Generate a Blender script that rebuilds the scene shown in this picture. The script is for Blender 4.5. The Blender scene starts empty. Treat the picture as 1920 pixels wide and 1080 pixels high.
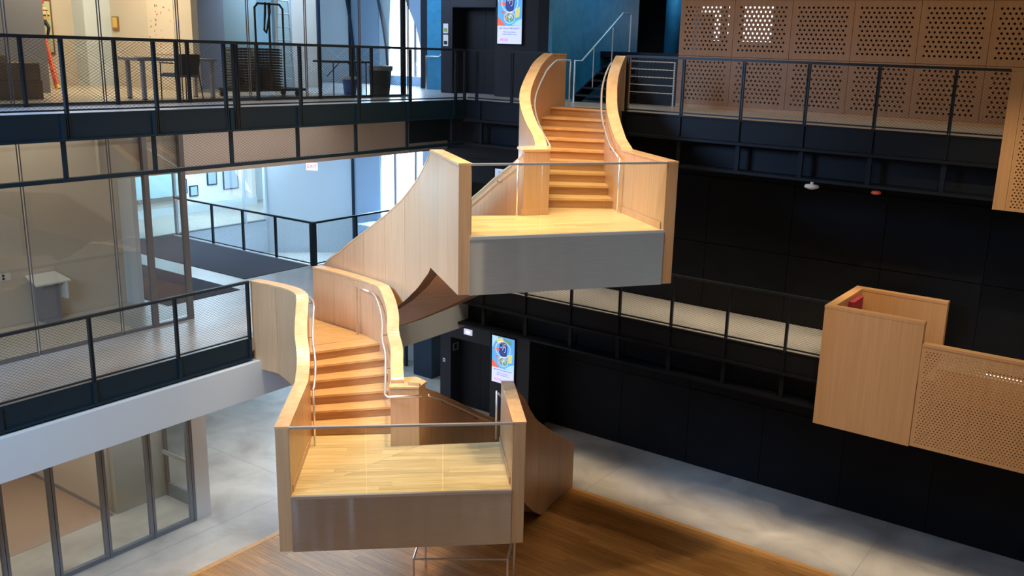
import bpy, bmesh, math, random
from mathutils import Vector, Matrix
random.seed(7)
sc = bpy.context.scene
COL = sc.collection
PI = math.pi
EYE = 9.4            # camera height above the ground floor
Z1, Z2, Z3 = 0.0, 4.15, 8.30

# ------------------------------------------------------------------ camera
cd = bpy.data.cameras.new('camera'); cam = bpy.data.objects.new('camera', cd); COL.objects.link(cam)
pitch, roll, yaw = .2480, .03519, 2.15516
fw = Vector((math.cos(pitch)*math.cos(yaw), math.cos(pitch)*math.sin(yaw), -math.sin(pitch)))
rt = fw.cross(Vector((0, 0, 1))).normalized(); up = rt.cross(fw)
r2 = rt*math.cos(roll)+up*math.sin(roll); u2 = -rt*math.sin(roll)+up*math.cos(roll)
cam.matrix_world = Matrix.Translation((0, 0, EYE)) @ Matrix((r2, u2, -fw)).transposed().to_4x4()
cd.sensor_fit = 'HORIZONTAL'; cd.sensor_width = 36; cd.lens = 36*1753.9/1920
cd.shift_x = (960-1053)/1920.0; cd.clip_end = 200; cd.clip_start = .05
sc.camera = cam

# ------------------------------------------------------------------ world, colour, lights
w = bpy.data.worlds.new('sky'); sc.world = w; w.use_nodes = True
w.node_tree.nodes['Background'].inputs[0].default_value = (.62, .80, 1, 1)
w.node_tree.nodes['Background'].inputs[1].default_value = 3.2
vs = sc.view_settings; vs.view_transform = 'Standard'; vs.look = 'None'; vs.gamma = 1; vs.use_curve_mapping = False
vs.exposure = 0.0

def area(name, loc, target, sx, sy, power, col, spread=180):
    l = bpy.data.lights.new(name, 'AREA'); l.shape = 'RECTANGLE'; l.size = sx; l.size_y = sy
    l.energy = power; l.color = col; l.spread = math.radians(spread)
    o = bpy.data.objects.new(name, l); COL.objects.link(o); o.location = loc
    o.rotation_euler = (Vector(target)-Vector(loc)).to_track_quat('-Z', 'Y').to_euler(); return o
def spot(name, loc, target, power, col, ang=60, blend=.6, size=.12):
    l = bpy.data.lights.new(name, 'SPOT'); l.energy = power; l.color = col
    l.spot_size = math.radians(ang); l.spot_blend = blend; l.shadow_soft_size = size
    o = bpy.data.objects.new(name, l); COL.objects.link(o); o.location = loc
    o.rotation_euler = (Vector(target)-Vector(loc)).to_track_quat('-Z', 'Y').to_euler(); return o
WARM = (1, .80, .56); SOFT = (1, .88, .70); DAY = (.42, .68, 1); NEUT = (1, .95, .88)
# big soft house lights over the hall, above and in front of the stair, plus two added cool fills
area('hall_light', (-9.3, 11.2, 13.9), (-9.3, 11.4, 3), 4.5, 4.5, 330, WARM, 90)
area('hall_light_front', (-4.0, 6.0, 13.4), (-8.5, 11.0, 4), 3, 3, 130, WARM)
area('cool_fill_west', (-13.1, 3.6, 11.2), (-11.0, 11.8, 6.2), 3.5, 3, 270, (.32, .57, 1), 62)  # added out-of-frame fill, cools the near wall of the middle flight
area('cool_fill_south', (-8.5, -2.5, 10.5), (-13.8, 6.0, 3.4), 4, 3, 300, (.46, .68, 1), 75)  # added out-of-frame fill, cools the white fascia on the left
spot('stair_spot', (-8.6, 12.4, 13.8), (-9.0, 13.6, 7), 700, WARM, 50)
spot('stair_spot_mid', (-10.4, 10.4, 13.8), (-11.8, 11.2, 4.5), 1100, WARM, 34)
spot('stair_spot_low', (-9.0, 9.2, 13.8), (-9.2, 9.8, 3.3), 1800, WARM, 24)
spot('stage_spot', (-6.5, 9.5, 13.9), (-8.6, 13.6, 0), 1500, WARM, 34)
spot('pod_spot', (-1.5, 9.5, 13.2), (-2.6, 16.0, 4.5), 1500, WARM, 40)
# daylight from the glazed north west side
area('daylight_upper', (-19.0, 19.6, 9.7), (-17.5, 16.5, 8.3), 1.6, 2.4, 150, DAY)
area('daylight_mid', (-19.0, 19.7, 6.0), (-17.0, 15.5, 4.2), 1.8, 3.2, 330, DAY)
area('daylight_low', (-19.4, 17.5, 2.9), (-15.5, 14.0, 0), 3.0, 3.0, 240, DAY)
area('daylight_west', (-21.0, 13.6, 6.85), (-18, 13.6, 4.2), 4, 3, 110, (.6, .78, 1))
area('daylight_room', (-24.3, 17, 6.85), (-24.6, 17, 4.2), 2.6, 4, 340, (.62, .82, 1))
# gallery and room ceiling lights, plus added fills for the blue walls
area('gallery_light_east', (-6.0, 17.0, 7.15), (-6.0, 16.9, 4.15), 14, .2, 75, (1, .84, .60), 80)
area('corridor_light', (-5.5, 16.9, 3.0), (-5.5, 16.85, 0), 13, .15, 36, (1, .78, .52), 44)
area('upper_gallery_light', (-6.0, 17.3, 12.6), (-6.0, 17.6, 8.3), 13, .4, 62, (1, .78, .5), 110)
area('landing_light', (-14.6, 11.6, 7.9), (-14.6, 11.6, 4.15), 1.2, 5, 26, (.95, .95, 1))
area('lounge_light', (-18.0, 10.2, 11.6), (-18.6, 10.6, 8.3), 3, 3.0, 230, (1, .80, .56))
area('bay_fill', (-16.9, 15.2, 11.6), (-19.4, 18.6, 9.0), 2.5, 2.5, 250, (.48, .66, 1))  # added cool fill that brightens the blue bay wall
area('blue_wall_fill', (-16.7, 17.6, 11.6), (-16.8, 19.0, 10.6), .5, .5, 14, (.25, .6, 1))  # added blue fill for the narrow teal wall strip
area('studio_light', (-16.5, 8.0, 7.9), (-16.5, 8.0, 4.15), 1.4, 3.4, 30, SOFT)
area('shop_light', (-18.0, 7.2, 3.0), (-18.0, 7.2, 0), 3.4, 3.4, 75, (1, .88, .76))
area('shop_corner_light', (-16.1, 9.4, 3.0), (-16.1, 9.4, 0), .7, 1.6, 26, (.9, .95, 1))
area('floor_light_west', (-15.6, 13.6, 2.98), (-15.6, 13.6, 0), 3.2, 4.6, 150, (.92, .95, 1))
area('upper_stair_light', (-10.2, 19.9, 11.6), (-12, 19.4, 9.4), .8, 1.2, 34, (.3, .7, 1))
area('backstage_light', (-8.4, 24.0, 11.2), (-8.4, 20, 10), 1.0, 1.0, 8, (.8, .9, 1))

# ------------------------------------------------------------------ materials
def mat(name, rgb, rough=.5, metal=0, emis=None, es=1, spec=.5, coat=0):
    m = bpy.data.materials.new(name); m.use_nodes = True
    b = m.node_tree.nodes['Principled BSDF']
    b.inputs['Base Color'].default_value = (*rgb, 1); b.inputs['Roughness'].default_value = rough
    b.inputs['Metallic'].default_value = metal; b.inputs['Specular IOR Level'].default_value = spec
    b.inputs['Coat Weight'].default_value = coat
    if emis: b.inputs['Emission Color'].default_value = (*emis, 1); b.inputs['Emission Strength'].default_value = es
    return m
def noisy(name, c1, c2, rough=.5, scale=(1, 1, 1), nscale=4, detail=6, bump=0, metal=0, spec=.5, perobj=0, rot=(0, 0, 0), lo=.3, hi=.7, coat=0, distort=0):
    m = mat(name, c1, rough, metal, spec=spec, coat=coat); nt = m.node_tree; N = nt.nodes; L = nt.links
    b = N['Principled BSDF']; tc = N.new('ShaderNodeTexCoord'); mp = N.new('ShaderNodeMapping')
    if rot != (0, 0, 0): mp.vector_type = 'TEXTURE'; scale = tuple(1/c for c in scale)
    mp.inputs['Scale'].default_value = scale; mp.inputs['Rotation'].default_value = rot
    L.new(tc.outputs['Object'], mp.inputs['Vector'])
    src = mp.outputs['Vector']
    if perobj:
        oi = N.new('ShaderNodeObjectInfo'); ad = N.new('ShaderNodeVectorMath'); ad.operation = 'ADD'
        ml = N.new('ShaderNodeVectorMath'); ml.operation = 'SCALE'; ml.inputs['Scale'].default_value = 40
        cb = N.new('ShaderNodeCombineXYZ'); 
        for i in range(3): L.new(oi.outputs['Random'], cb.inputs[i])
        L.new(cb.outputs[0], ml.inputs[0]); L.new(src, ad.inputs[0]); L.new(ml.outputs[0], ad.inputs[1]); src = ad.outputs[0]
    n = N.new('ShaderNodeTexNoise'); n.inputs['Scale'].default_value = nscale; n.inputs['Detail'].default_value = detail
    n.inputs['Distortion'].default_value = distort
    L.new(src, n.inputs['Vector'])
    r = N.new('ShaderNodeValToRGB'); r.color_ramp.elements[0].color = (*c1, 1); r.color_ramp.elements[1].color = (*c2, 1)
    r.color_ramp.elements[0].position = lo; r.color_ramp.elements[1].position = hi
    L.new(n.outputs['Fac'], r.inputs[0]); out = r.outputs[0]
    if perobj:
        hs = N.new('ShaderNodeHueSaturation'); mr = N.new('ShaderNodeMapRange')
        mr.inputs['To Min'].default_value = 1-perobj; mr.inputs['To Max'].default_value = 1+perobj
        L.new(oi.outputs['Random'], mr.inputs['Value']); L.new(mr.outputs[0], hs.inputs['Value']); L.new(out, hs.inputs['Color']); out = hs.outputs[0]
    L.new(out, b.inputs['Base Color'])
    if bump:
        bp = N.new('ShaderNodeBump'); bp.inputs['Strength'].default_value = bump; bp.inputs['Distance'].default_value = .01
        L.new(n.outputs['Fac'], bp.inputs['Height']); L.new(bp.outputs[0], b.inputs['Normal'])
    return m
def glassmat(name, tint=(.93, .97, .96), refl=1.0, base=.0):
    m = bpy.data.materials.new(name); m.use_nodes = True; nt = m.node_tree; N = nt.nodes; L = nt.links; N.clear()
    o = N.new('ShaderNodeOutputMaterial'); t = N.new('ShaderNodeBsdfTransparent'); g = N.new('ShaderNodeBsdfGlossy')
    t.inputs[0].default_value = (*tint, 1); g.inputs['Roughness'].default_value = .01; g.inputs['Color'].default_value = (1, 1, 1, 1)
    f = N.new('ShaderNodeFresnel'); f.inputs[0].default_value = 1.45
    mu = N.new('ShaderNodeMath'); mu.operation = 'MULTIPLY_ADD'; mu.inputs[1].default_value = refl; mu.inputs[2].default_value = base; mu.use_clamp = True
    mx = N.new('ShaderNodeMixShader'); L.new(f.outputs[0], mu.inputs[0])
    ge = N.new('ShaderNodeNewGeometry'); sb = N.new('ShaderNodeMath'); sb.operation = 'SUBTRACT'; sb.inputs[0].default_value = 1; L.new(ge.outputs['Backfacing'], sb.inputs[1])
    ml = N.new('ShaderNodeMath'); ml.operation = 'MULTIPLY'; L.new(mu.outputs[0], ml.inputs[0]); L.new(sb.outputs[0], ml.inputs[1]); L.new(ml.outputs[0], mx.inputs[0])
    L.new(t.outputs[0], mx.inputs[1]); L.new(g.outputs[0], mx.inputs[2]); L.new(mx.outputs[0], o.inputs[0]); return m

M = {}
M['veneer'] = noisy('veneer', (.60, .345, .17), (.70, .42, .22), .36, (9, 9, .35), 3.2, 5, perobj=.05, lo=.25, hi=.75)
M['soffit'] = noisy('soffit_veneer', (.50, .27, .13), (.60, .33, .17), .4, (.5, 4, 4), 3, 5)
M['joint'] = mat('dark_joint_wood', (.16, .085, .04), .7)  # dark wood core that shows in the seams between veneer panels
M['cap'] = noisy('cap_wood', (.72, .41, .17), (.84, .52, .25), .25, (2.5, 2.5, 2.5), 2.5, 6, coat=.15)
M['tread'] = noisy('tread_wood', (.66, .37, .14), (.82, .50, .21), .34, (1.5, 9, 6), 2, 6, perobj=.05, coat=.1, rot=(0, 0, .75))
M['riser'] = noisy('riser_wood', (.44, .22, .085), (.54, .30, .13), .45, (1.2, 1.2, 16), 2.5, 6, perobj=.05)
M['landing'] = noisy('landing_wood', (.72, .44, .18), (.92, .62, .32), .28, (.9, 14, 2), 2.0, 7, perobj=.13, coat=.15, rot=(0, 0, .729))
M['landing2'] = noisy('landing_wood_upper', (.72, .44, .18), (.92, .62, .32), .28, (.9, 14, 2), 2.0, 7, perobj=.13, coat=.15, rot=(0, 0, .947))
M['plank'] = noisy('stage_plank', (.34, .15, .035), (.54, .27, .085), .36, (.9, 14, 4), 2.4, 7, perobj=.20, coat=.08)
M['plank_border'] = noisy('stage_border', (.55, .28, .09), (.66, .36, .13), .36, (.6, 10, 4), 2.4, 7)
M['podwood'] = noisy('pod_veneer', (.58, .30, .12), (.66, .355, .15), .42, (9, 9, .3), 2.5, 5, lo=.25, hi=.75)
M['perfwood'] = noisy('perforated_veneer', (.40, .20, .085), (.45, .235, .105), .5, (6, 6, .4), 2.5, 5)
M['perfback'] = mat('perforation_backing', (.16, .085, .045), .8)
M['concrete'] = noisy('polished_concrete', (.37, .34, .30), (.58, .545, .48), .27, (1, 1, 1), .9, 9, distort=.6, spec=.4)
M['concrete2'] = noisy('gallery_concrete', (.42, .40, .37), (.54, .51, .47), .3, (1, 1, 1), 1.1, 8, distort=.5)
M['warmfloor'] = noisy('lounge_floor', (.52, .43, .33), (.60, .50, .39), .3, (1, 1, 1), 1.3, 6)
M['black'] = mat('black_paint', (.006, .008, .012), .5, spec=.25)
M['blackwall'] = noisy('black_wall', (.004, .0045, .006), (.006, .007, .0095), .65, (1, 1, 1), 2, 4, spec=.15)
M['slate'] = mat('charcoal_panel', (.016, .018, .026), .45, spec=.3)
M['steel'] = mat('dark_blue_steel', (.0035, .018, .030), .42, spec=.4)
M['railsteel'] = mat('black_rail_steel', (.010, .017, .024), .36, spec=.5)
M['wire'] = mat('wire_mesh_steel', (.07, .065, .06), .4, .6)
M['white'] = noisy('drywall', (.72, .71, .68), (.75, .74, .71), .6, (1, 1, 1), 1, 2)
M['coolwhite'] = mat('cool_drywall', (.60, .68, .74), .6)
M['bluewall'] = mat('blue_grey_wall', (.34, .46, .62), .6)
M['beige'] = noisy('beige_wall', (.58, .50, .41), (.62, .54, .45), .7, (1, 1, 1), 1, 2)
M['greige'] = mat('greige_wall', (.40, .39, .35), .6)
M['taupe'] = mat('taupe_wall', (.26, .25, .27), .7)
M['tealwall'] = noisy('blue_daylit_wall', (.03, .20, .34), (.05, .27, .43), .4, (1, 1, 1), 3, 5, distort=1)  # blue daylight on dark gloss walls put into the base colour
M['greenwall'] = mat('grey_green_wall', (.30, .36, .33), .5)
M['cyanwall'] = mat('pale_cyan_wall', (.45, .66, .74), .6)
M['navy'] = mat('navy_panel', (.006, .018, .040), .35)
M['alu'] = mat('aluminium_frame', (.24, .26, .29), .4, .3)
M['greyalu'] = mat('grey_mullion', (.17, .16, .155), .45, .2)
M['inox'] = mat('brushed_stainless', (.88, .87, .85), .42, 1)
M['fascia'] = noisy('stainless_fascia', (.66, .65, .62), (.72, .71, .68), .22, (1, 1, 30), 3, 3, metal=1)
_n = M['fascia'].node_tree; _tc = _n.nodes.new('ShaderNodeTexCoord'); _mp = _n.nodes.new('ShaderNodeMapping'); _mp.inputs['Scale'].default_value = (1, 1, .12); _nz = _n.nodes.new('ShaderNodeTexNoise'); _nz.inputs['Scale'].default_value = 2.6; _nz.inputs['Detail'].default_value = 1
_bp = _n.nodes.new('ShaderNodeBump'); _bp.inputs['Strength'].default_value = 1; _bp.inputs['Distance'].default_value = .06
_n.links.new(_tc.outputs['Object'], _mp.inputs[0]); _n.links.new(_mp.outputs[0], _nz.inputs['Vector']); _n.links.new(_nz.outputs['Fac'], _bp.inputs['Height']); _n.links.new(_bp.outputs[0], _n.nodes['Principled BSDF'].inputs['Normal'])
_b = M['fascia'].node_tree.nodes['Principled BSDF']; _b.inputs['Anisotropic'].default_value = .93; _b.inputs['Anisotropic Rotation'].default_value = .25; _b.inputs['Roughness'].default_value = .33
_t = M['fascia'].node_tree.nodes.new('ShaderNodeTangent'); _t.direction_type = 'RADIAL'; _t.axis = 'Z'; M['fascia'].node_tree.links.new(_t.outputs[0], _b.inputs['Tangent'])
M['carpet'] = noisy('walk_off_carpet', (.045, .045, .06), (.07, .07, .09), .95, (40, 40, 40), 4, 2, bump=.2)
M['glass'] = glassmat('clear_glass')
M['shopglass'] = glassmat('shop_glass', (.86, .88, .87), 1.3, .02)
M['balglass'] = glassmat('balustrade_glass', (.86, .93, .92), 1.0, .01)
M['winlight'] = mat('daylit_pane', (1, 1, 1), .5, emis=(.97, .98, 1), es=2.6)
M['bluelight'] = mat('daylit_blue_pane', (.5, .7, .9), .5, emis=(.45, .72, 1), es=.55)
M['red'] = mat('red_fabric', (.30, .02, .03), .8)

# ------------------------------------------------------------------ helpers
def meshobj(name, verts, faces, m, parent=None, kind=None, smooth=False):
    me = bpy.data.meshes.new(name); me.from_pydata([tuple(v) for v in verts], [], faces); me.update()
    if isinstance(m, str): m = M[m]
    me.materials.append(m)
    bm = bmesh.new(); bm.from_mesh(me); bmesh.ops.recalc_face_normals(bm, faces=bm.faces); bm.to_mesh(me); bm.free()
    if smooth:
        for p in me.polygons: p.use_smooth = True
    o = bpy.data.objects.new(name, me); COL.objects.link(o)
    if parent is not None:
        o.parent = parent; o.matrix_parent_inverse = wmat(parent).inverted()
    if kind: o['kind'] = kind
    return o
def wmat(o):
    if o.parent is None: return Matrix.Translation(o.location) @ o.rotation_euler.to_matrix().to_4x4()
    return wmat(o.parent) @ o.matrix_parent_inverse @ Matrix.Translation(o.location) @ o.rotation_euler.to_matrix().to_4x4()
class G:
    """collects solid pieces into one mesh"""
    def __init__(s): s.v = []; s.f = []
    def add(s, v, f):
        n = len(s.v); s.v += [tuple(x) for x in v]; s.f += [tuple(i+n for i in q) for q in f]; return s
    def box(s, x0, x1, y0, y1, z0, z1):
        v = [(x, y, z) for z in (z0, z1) for y in (y0, y1) for x in (x0, x1)]
        return s.add(v, [(0, 2, 3, 1), (4, 5, 7, 6), (0, 1, 5, 4), (2, 6, 7, 3), (0, 4, 6, 2), (1, 3, 7, 5)])
    def prism(s, poly, z0, z1):
        n = len(poly); v = [(p[0], p[1], z0) for p in poly]+[(p[0], p[1], z1) for p in poly]
        return s.add(v, [tuple(range(n))[::-1], tuple(range(n, 2*n))]+[(i, (i+1) % n, n+(i+1) % n, n+i) for i in range(n)])
    def obox(s, a, b, w, z0, z1, off=0):
        """box along a plan segment a-b, width w centred (shifted by off to the left)"""
        a = Vector(a[:2]); b = Vector(b[:2]); d = (b-a).normalized(); n = Vector((-d.y, d.x))
        p = [a+n*(off-w/2), b+n*(off-w/2), b+n*(off+w/2), a+n*(off+w/2)]
        return s.prism(p, z0, z1)
    def tube(s, pts, r, seg=8, closed=False):
        pts = [Vector(p) for p in pts]; n = len(pts); rings = []
        for i, p in enumerate(pts):
            if i == 0: t = pts[1]-p
            elif i == n-1: t = p-pts[i-1]
            else: t = (pts[i+1]-p).normalized()+(p-pts[i-1]).normalized()
            t.normalize(); ref = Vector((0, 0, 1)) if abs(t.z) < .95 else Vector((1, 0, 0))
            a = t.cross(ref).normalized(); b = t.cross(a)
            rr = r[i] if isinstance(r, (list, tuple)) else r
            rings.append([p+(a*math.cos(2*PI*k/seg)+b*math.sin(2*PI*k/seg))*rr for k in range(seg)])
        v = [q for rg in rings for q in rg]; f = []
        for i in range(n-1):
            for k in range(seg):
                f.append((i*seg+k, i*seg+(k+1) % seg, (i+1)*seg+(k+1) % seg, (i+1)*seg+k))
        f += [tuple(range(seg))[::-1], tuple(range((n-1)*seg, n*seg))]
        return s.add(v, f)
    def lathe(s, prof, c=(0, 0, 0), seg=16):
        v = []; f = []; n = len(prof)
        for r, z in prof:
            for k in range(seg): v.append((c[0]+r*math.cos(2*PI*k/seg), c[1]+r*math.sin(2*PI*k/seg), c[2]+z))
        for i in range(n-1):
            for k in range(seg): f.append((i*seg+k, i*seg+(k+1) % seg, (i+1)*seg+(k+1) % seg, (i+1)*seg+k))
        f += [tuple(range(seg))[::-1], tuple(range((n-1)*seg, n*seg))]
        return s.add(v, f)
    def build(s, name, m, parent=None, kind=None, smooth=False): return meshobj(name, s.v, s.f, m, parent, kind, smooth)
def thing(name, loc, label, cat, group=None, kind=None, rz=0):
    o = bpy.data.objects.new(name, None); COL.objects.link(o); o.location = loc; o.rotation_euler = (0, 0, rz)
    o.empty_display_size = .2
    if kind: o['kind'] = kind
    else: o['label'] = label; o['category'] = cat
    if group: o['group'] = group
    return o
def tag(o, label, cat, group=None):
    o['label'] = label; o['category'] = cat
    if group: o['group'] = group
    return o
def box(name, x0, x1, y0, y1, z0, z1, m, parent=None, kind=None): return G().box(x0, x1, y0, y1, z0, z1).build(name, m, parent, kind)
def struct(name, *a): return box(name, *a, kind='structure')
def text(name, s, size, M4, m, parent=None, ext=.002, align='CENTER'):
    c = bpy.data.curves.new(name, 'FONT'); c.body = s; c.size = size; c.extrude = ext; c.align_x = align; c.align_y = 'CENTER'
    t = bpy.data.objects.new(name+'_tmp', c); COL.objects.link(t)
    dg = bpy.context.evaluated_depsgraph_get(); me = bpy.data.meshes.new_from_object(t.evaluated_get(dg))
    bpy.data.objects.remove(t); me.transform(M4); me.materials.clear(); me.materials.append(M[m] if isinstance(m, str) else m)
    o = bpy.data.objects.new(name, me); COL.objects.link(o)
    if parent is not None: o.parent = parent; o.matrix_parent_inverse = wmat(parent).inverted()
    return o
FACE_S = Matrix(((1, 0, 0), (0, 0, -1), (0, 1, 0))).to_4x4()      # text readable from -Y side
def atS(x, y, z): return Matrix.Translation((x, y, z)) @ FACE_S
FACE_E = Matrix(((0, 0, 1), (1, 0, 0), (0, 1, 0))).to_4x4()       # readable from +X side
def atE(x, y, z): return Matrix.Translation((x, y, z)) @ FACE_E

# ================================================================== SHELL
# ground floor slab (polished concrete), outside the stage boards
XE, YE = -13.78, 16.18
gf = G(); 
gf.box(-26, XE, -3, 26, -.3, 0); gf.box(XE, 6, YE, 26, -.3, 0)
floor1 = gf.build('floor', 'concrete', kind='structure')
# control joints sawn into the concrete
for q in ((-26, XE, 12.6), (-26, XE, 18.0)):
    box('joint', q[0], q[1], q[2]-.006, q[2]+.006, 0, .0008, M['taupe'], floor1)
for y0, y1, x in ((-3, 26, -14.9), (YE, 26, -9.9), (YE, 26, -4.0)):
    box('joint', x-.006, x+.006, y0, y1, 0, .0008, M['taupe'], floor1)
# stage boards
sub = box('floor', XE, 6, -3, YE, -.3, -.022, M['plank_border'], kind='structure')
box('border_board', XE, 6, YE-.12, YE, -.022, 0, M['plank_border'], sub)
box('border_board', XE, XE+.12, -3, YE-.123, -.022, 0, M['plank_border'], sub)
PW = .145; rest = G(); cnt = 0; y = YE-.123
while y > -3:
    x = XE+.123; x += 0
    first = True
    while x < 6:
        L = (random.uniform(.5, 2.3) if first else random.uniform(1.7, 2.9)); first = False
        x1 = min(x+L, 6)
        vis = (y > 7.6 and x < -1.5 and (y > 11.2 or x < -7.5) and not (y > 13 and x < -11.6))
        if vis and cnt < 295:
            box('plank', x+.0015, x1-.0015, y-PW+.0015, y-.0015, -.022, random.uniform(-.0012, 0), M['plank'], sub); cnt += 1
        else: rest.box(x+.0015, x1-.0015, y-PW+.0015, y-.0015, -.022, -.0005)
        x = x1
    y -= PW
rest.build('plank_field', 'plank', sub, kind='stuff')

# upper floor slabs
YG = 16.15
XL2, XL3 = -13.65, -13.38
def slab(z, xl, parts, m, name='floor'):
    g = G()
    for p in parts: g.box(*p, z-.25, z)
    return g.build(name, m, kind='structure')
slab(Z2, XL2, [(-26, -17.2, -3, 15.1), (-17.2, XL2, -3, 21.0), (XL2, 6, YG, 20.0), (-26, -22.8, 15.1, 24)], 'concrete2')
slab(Z3, XL3, [(-26, XL3, -3, 18.9), (XL3, 6, YG, 18.9), (-26, -15.8, 18.9, 22), ], 'concrete2')
struct('floor', -13.2, 6, 18.9, 26, Z3-.25, Z3, 'black')
struct('floor', -26, -14.75, -3, 14.2, Z3, Z3+.004, 'warmfloor')
struct('ceiling', -26, 8, -4, 26, 14.2, 14.5, 'black')
struct('ceiling', -26, -14.8, -3, 22, 11.9, 12.1, 'white')
struct('ceiling', -26, -15.581, 10.6, 20.0, 6.92, 6.98, 'white')
struct('ceiling', -26, -15.4, -3, 10.6, 7.96, 8.03, 'beige')
struct('ceiling', -26, -13.6, -3, 21.0, 3.05, 3.15, 'white')
# outer shell
struct('wall_right', -12.85, 8, 18.9, 19.1, 0, Z2-.25, 'blackwall')
struct('wall_right', -12.0, 8, 17.96, 18.1, Z2, 7.35, 'blackwall')
struct('wall_front', -27, 8, -4.2, -4, -.3, 14.2, 'beige')
struct('wall_east', 8, 8.2, -4, 26, -.3, 14.2, 'beige')
struct('wall_back', -15.7, 8, 26, 26.2, -.3, 14.2, 'blackwall')
struct('wall_back', -15.75, -15.65, 18.95, 26, Z3, 14.2, 'blackwall')
struct('wall_west', -26.2, -26, -4, 26, -.3, 14.2, 'coolwhite')
# black acoustic panels on the ground and middle back walls
pw = thing('wall_right', (0, 18.9, 0), '', '', kind='structure')
for i in range(9):
    x = -12.45+i*1.83
    for zz in (0.02, 1.9):
        box('wall_board', x+.006, x+1.824, 18.875, 18.899, zz+.006, zz+1.86, M['blackwall'], pw)
pw = thing('wall_right', (0, 17.96, Z2), '', '', kind='structure')
for i in range(8):
    x = -11.9+i*1.83
    for zz in (.02, 1.42):
        box('wall_board', x+.006, x+1.824, 17.935, 17.959, Z2+zz+.006, Z2+zz+1.39, M['blackwall'], pw)

# elevator core walls (three levels), face Y = 18.0, X -15.7 .. -12.8, each with a door recess and a screen
def core(z0, z1, n):
    c = thing('wall_elevator', (-14.2, 18, z0), '', '', kind='structure')
    dx0, dx1, dh = -15.34, -14.02, 2.03
    g = G(); g.box(-15.7, dx0, 18, 18.9, z0, z1); g.box(dx1, -12.8, 18, 18.9, z0, z1); g.box(dx0, dx1, 18, 18.9, z0+dh, z1)
    g.build('wall_face', 'slate', c)
    box('header_panel', -15.36, -14.0, 17.985, 17.999, z0+dh+.01, z0+2.62, M['slate'], c)
    d = thing('door_'+str(n), (-14.7, 18.5, z0), '', '', kind='structure')
    box('door_leaf', dx0, (dx0+dx1)/2-.003, 18.45, 18.5, z0, z0+dh, M['black'], d)
    box('door_leaf', (dx0+dx1)/2+.003, dx1, 18.45, 18.5, z0, z0+dh, M['black'], d)
    box('sill', dx0, dx1, 18.4, 18.449, z0, z0+.01, M['alu'], d)
core(0, 3.85, 1); core(Z2, 8.0, 2); core(Z3, 14.2, 3)
struct('wall_right', -12.799, -12.5, 18.0, 18.9, Z3, 14.2, 'black'); struct('wall_right', -12.799, -12.0, 18.0, 18.9, Z2, 8.0, 'black')
struct('trim_1', -12.8, -12.72, 17.9, 18.05, 0, 3.3, 'slate')

# call button and indicator lights
o = box('elevator_indicator', -14.86, -14.60, 17.955, 17.984, 2.21, 2.36, mat('indicator', (.5, .5, .6), .5, emis=(.62, .60, .80), es=.75))
tag(o, 'small lit white indicator panel above the ground floor elevator opening', 'sign')
o2 = box('lit_window', -14.79, -14.67, 17.95, 17.954, 2.25, 2.32, mat('indicator_face', (.5, .5, .6), .5, emis=(.75, .72, 1), es=1.2), o)
o = thing('call_button_plate', (-15.56, 18, 1.34), 'small steel call button plate on the charcoal pier left of the elevator opening', 'button plate')
box('plate', -15.60, -15.52, 17.988, 18.0, 1.30, 1.40, M['inox'], o); box('button', -15.575, -15.545, 17.98, 17.988, 1.335, 1.365, M['slate'], o)
# ring sign inside the elevator door recess
o = thing('floor_sign', (-15.33, 18.2, 1.7), 'small square outline sign inside the dark ground floor elevator recess', 'sign')
for a in ((-.1, -.075, -.1, .1), (.075, .1, -.1, .1), (-.075, .075, -.1, -.075), (-.075, .075, .075, .1)):
    box('bar', -15.338, -15.33, 18.2+a[0], 18.2+a[1], 1.72+a[2], 1.72+a[3], M['inox'], o)

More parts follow.
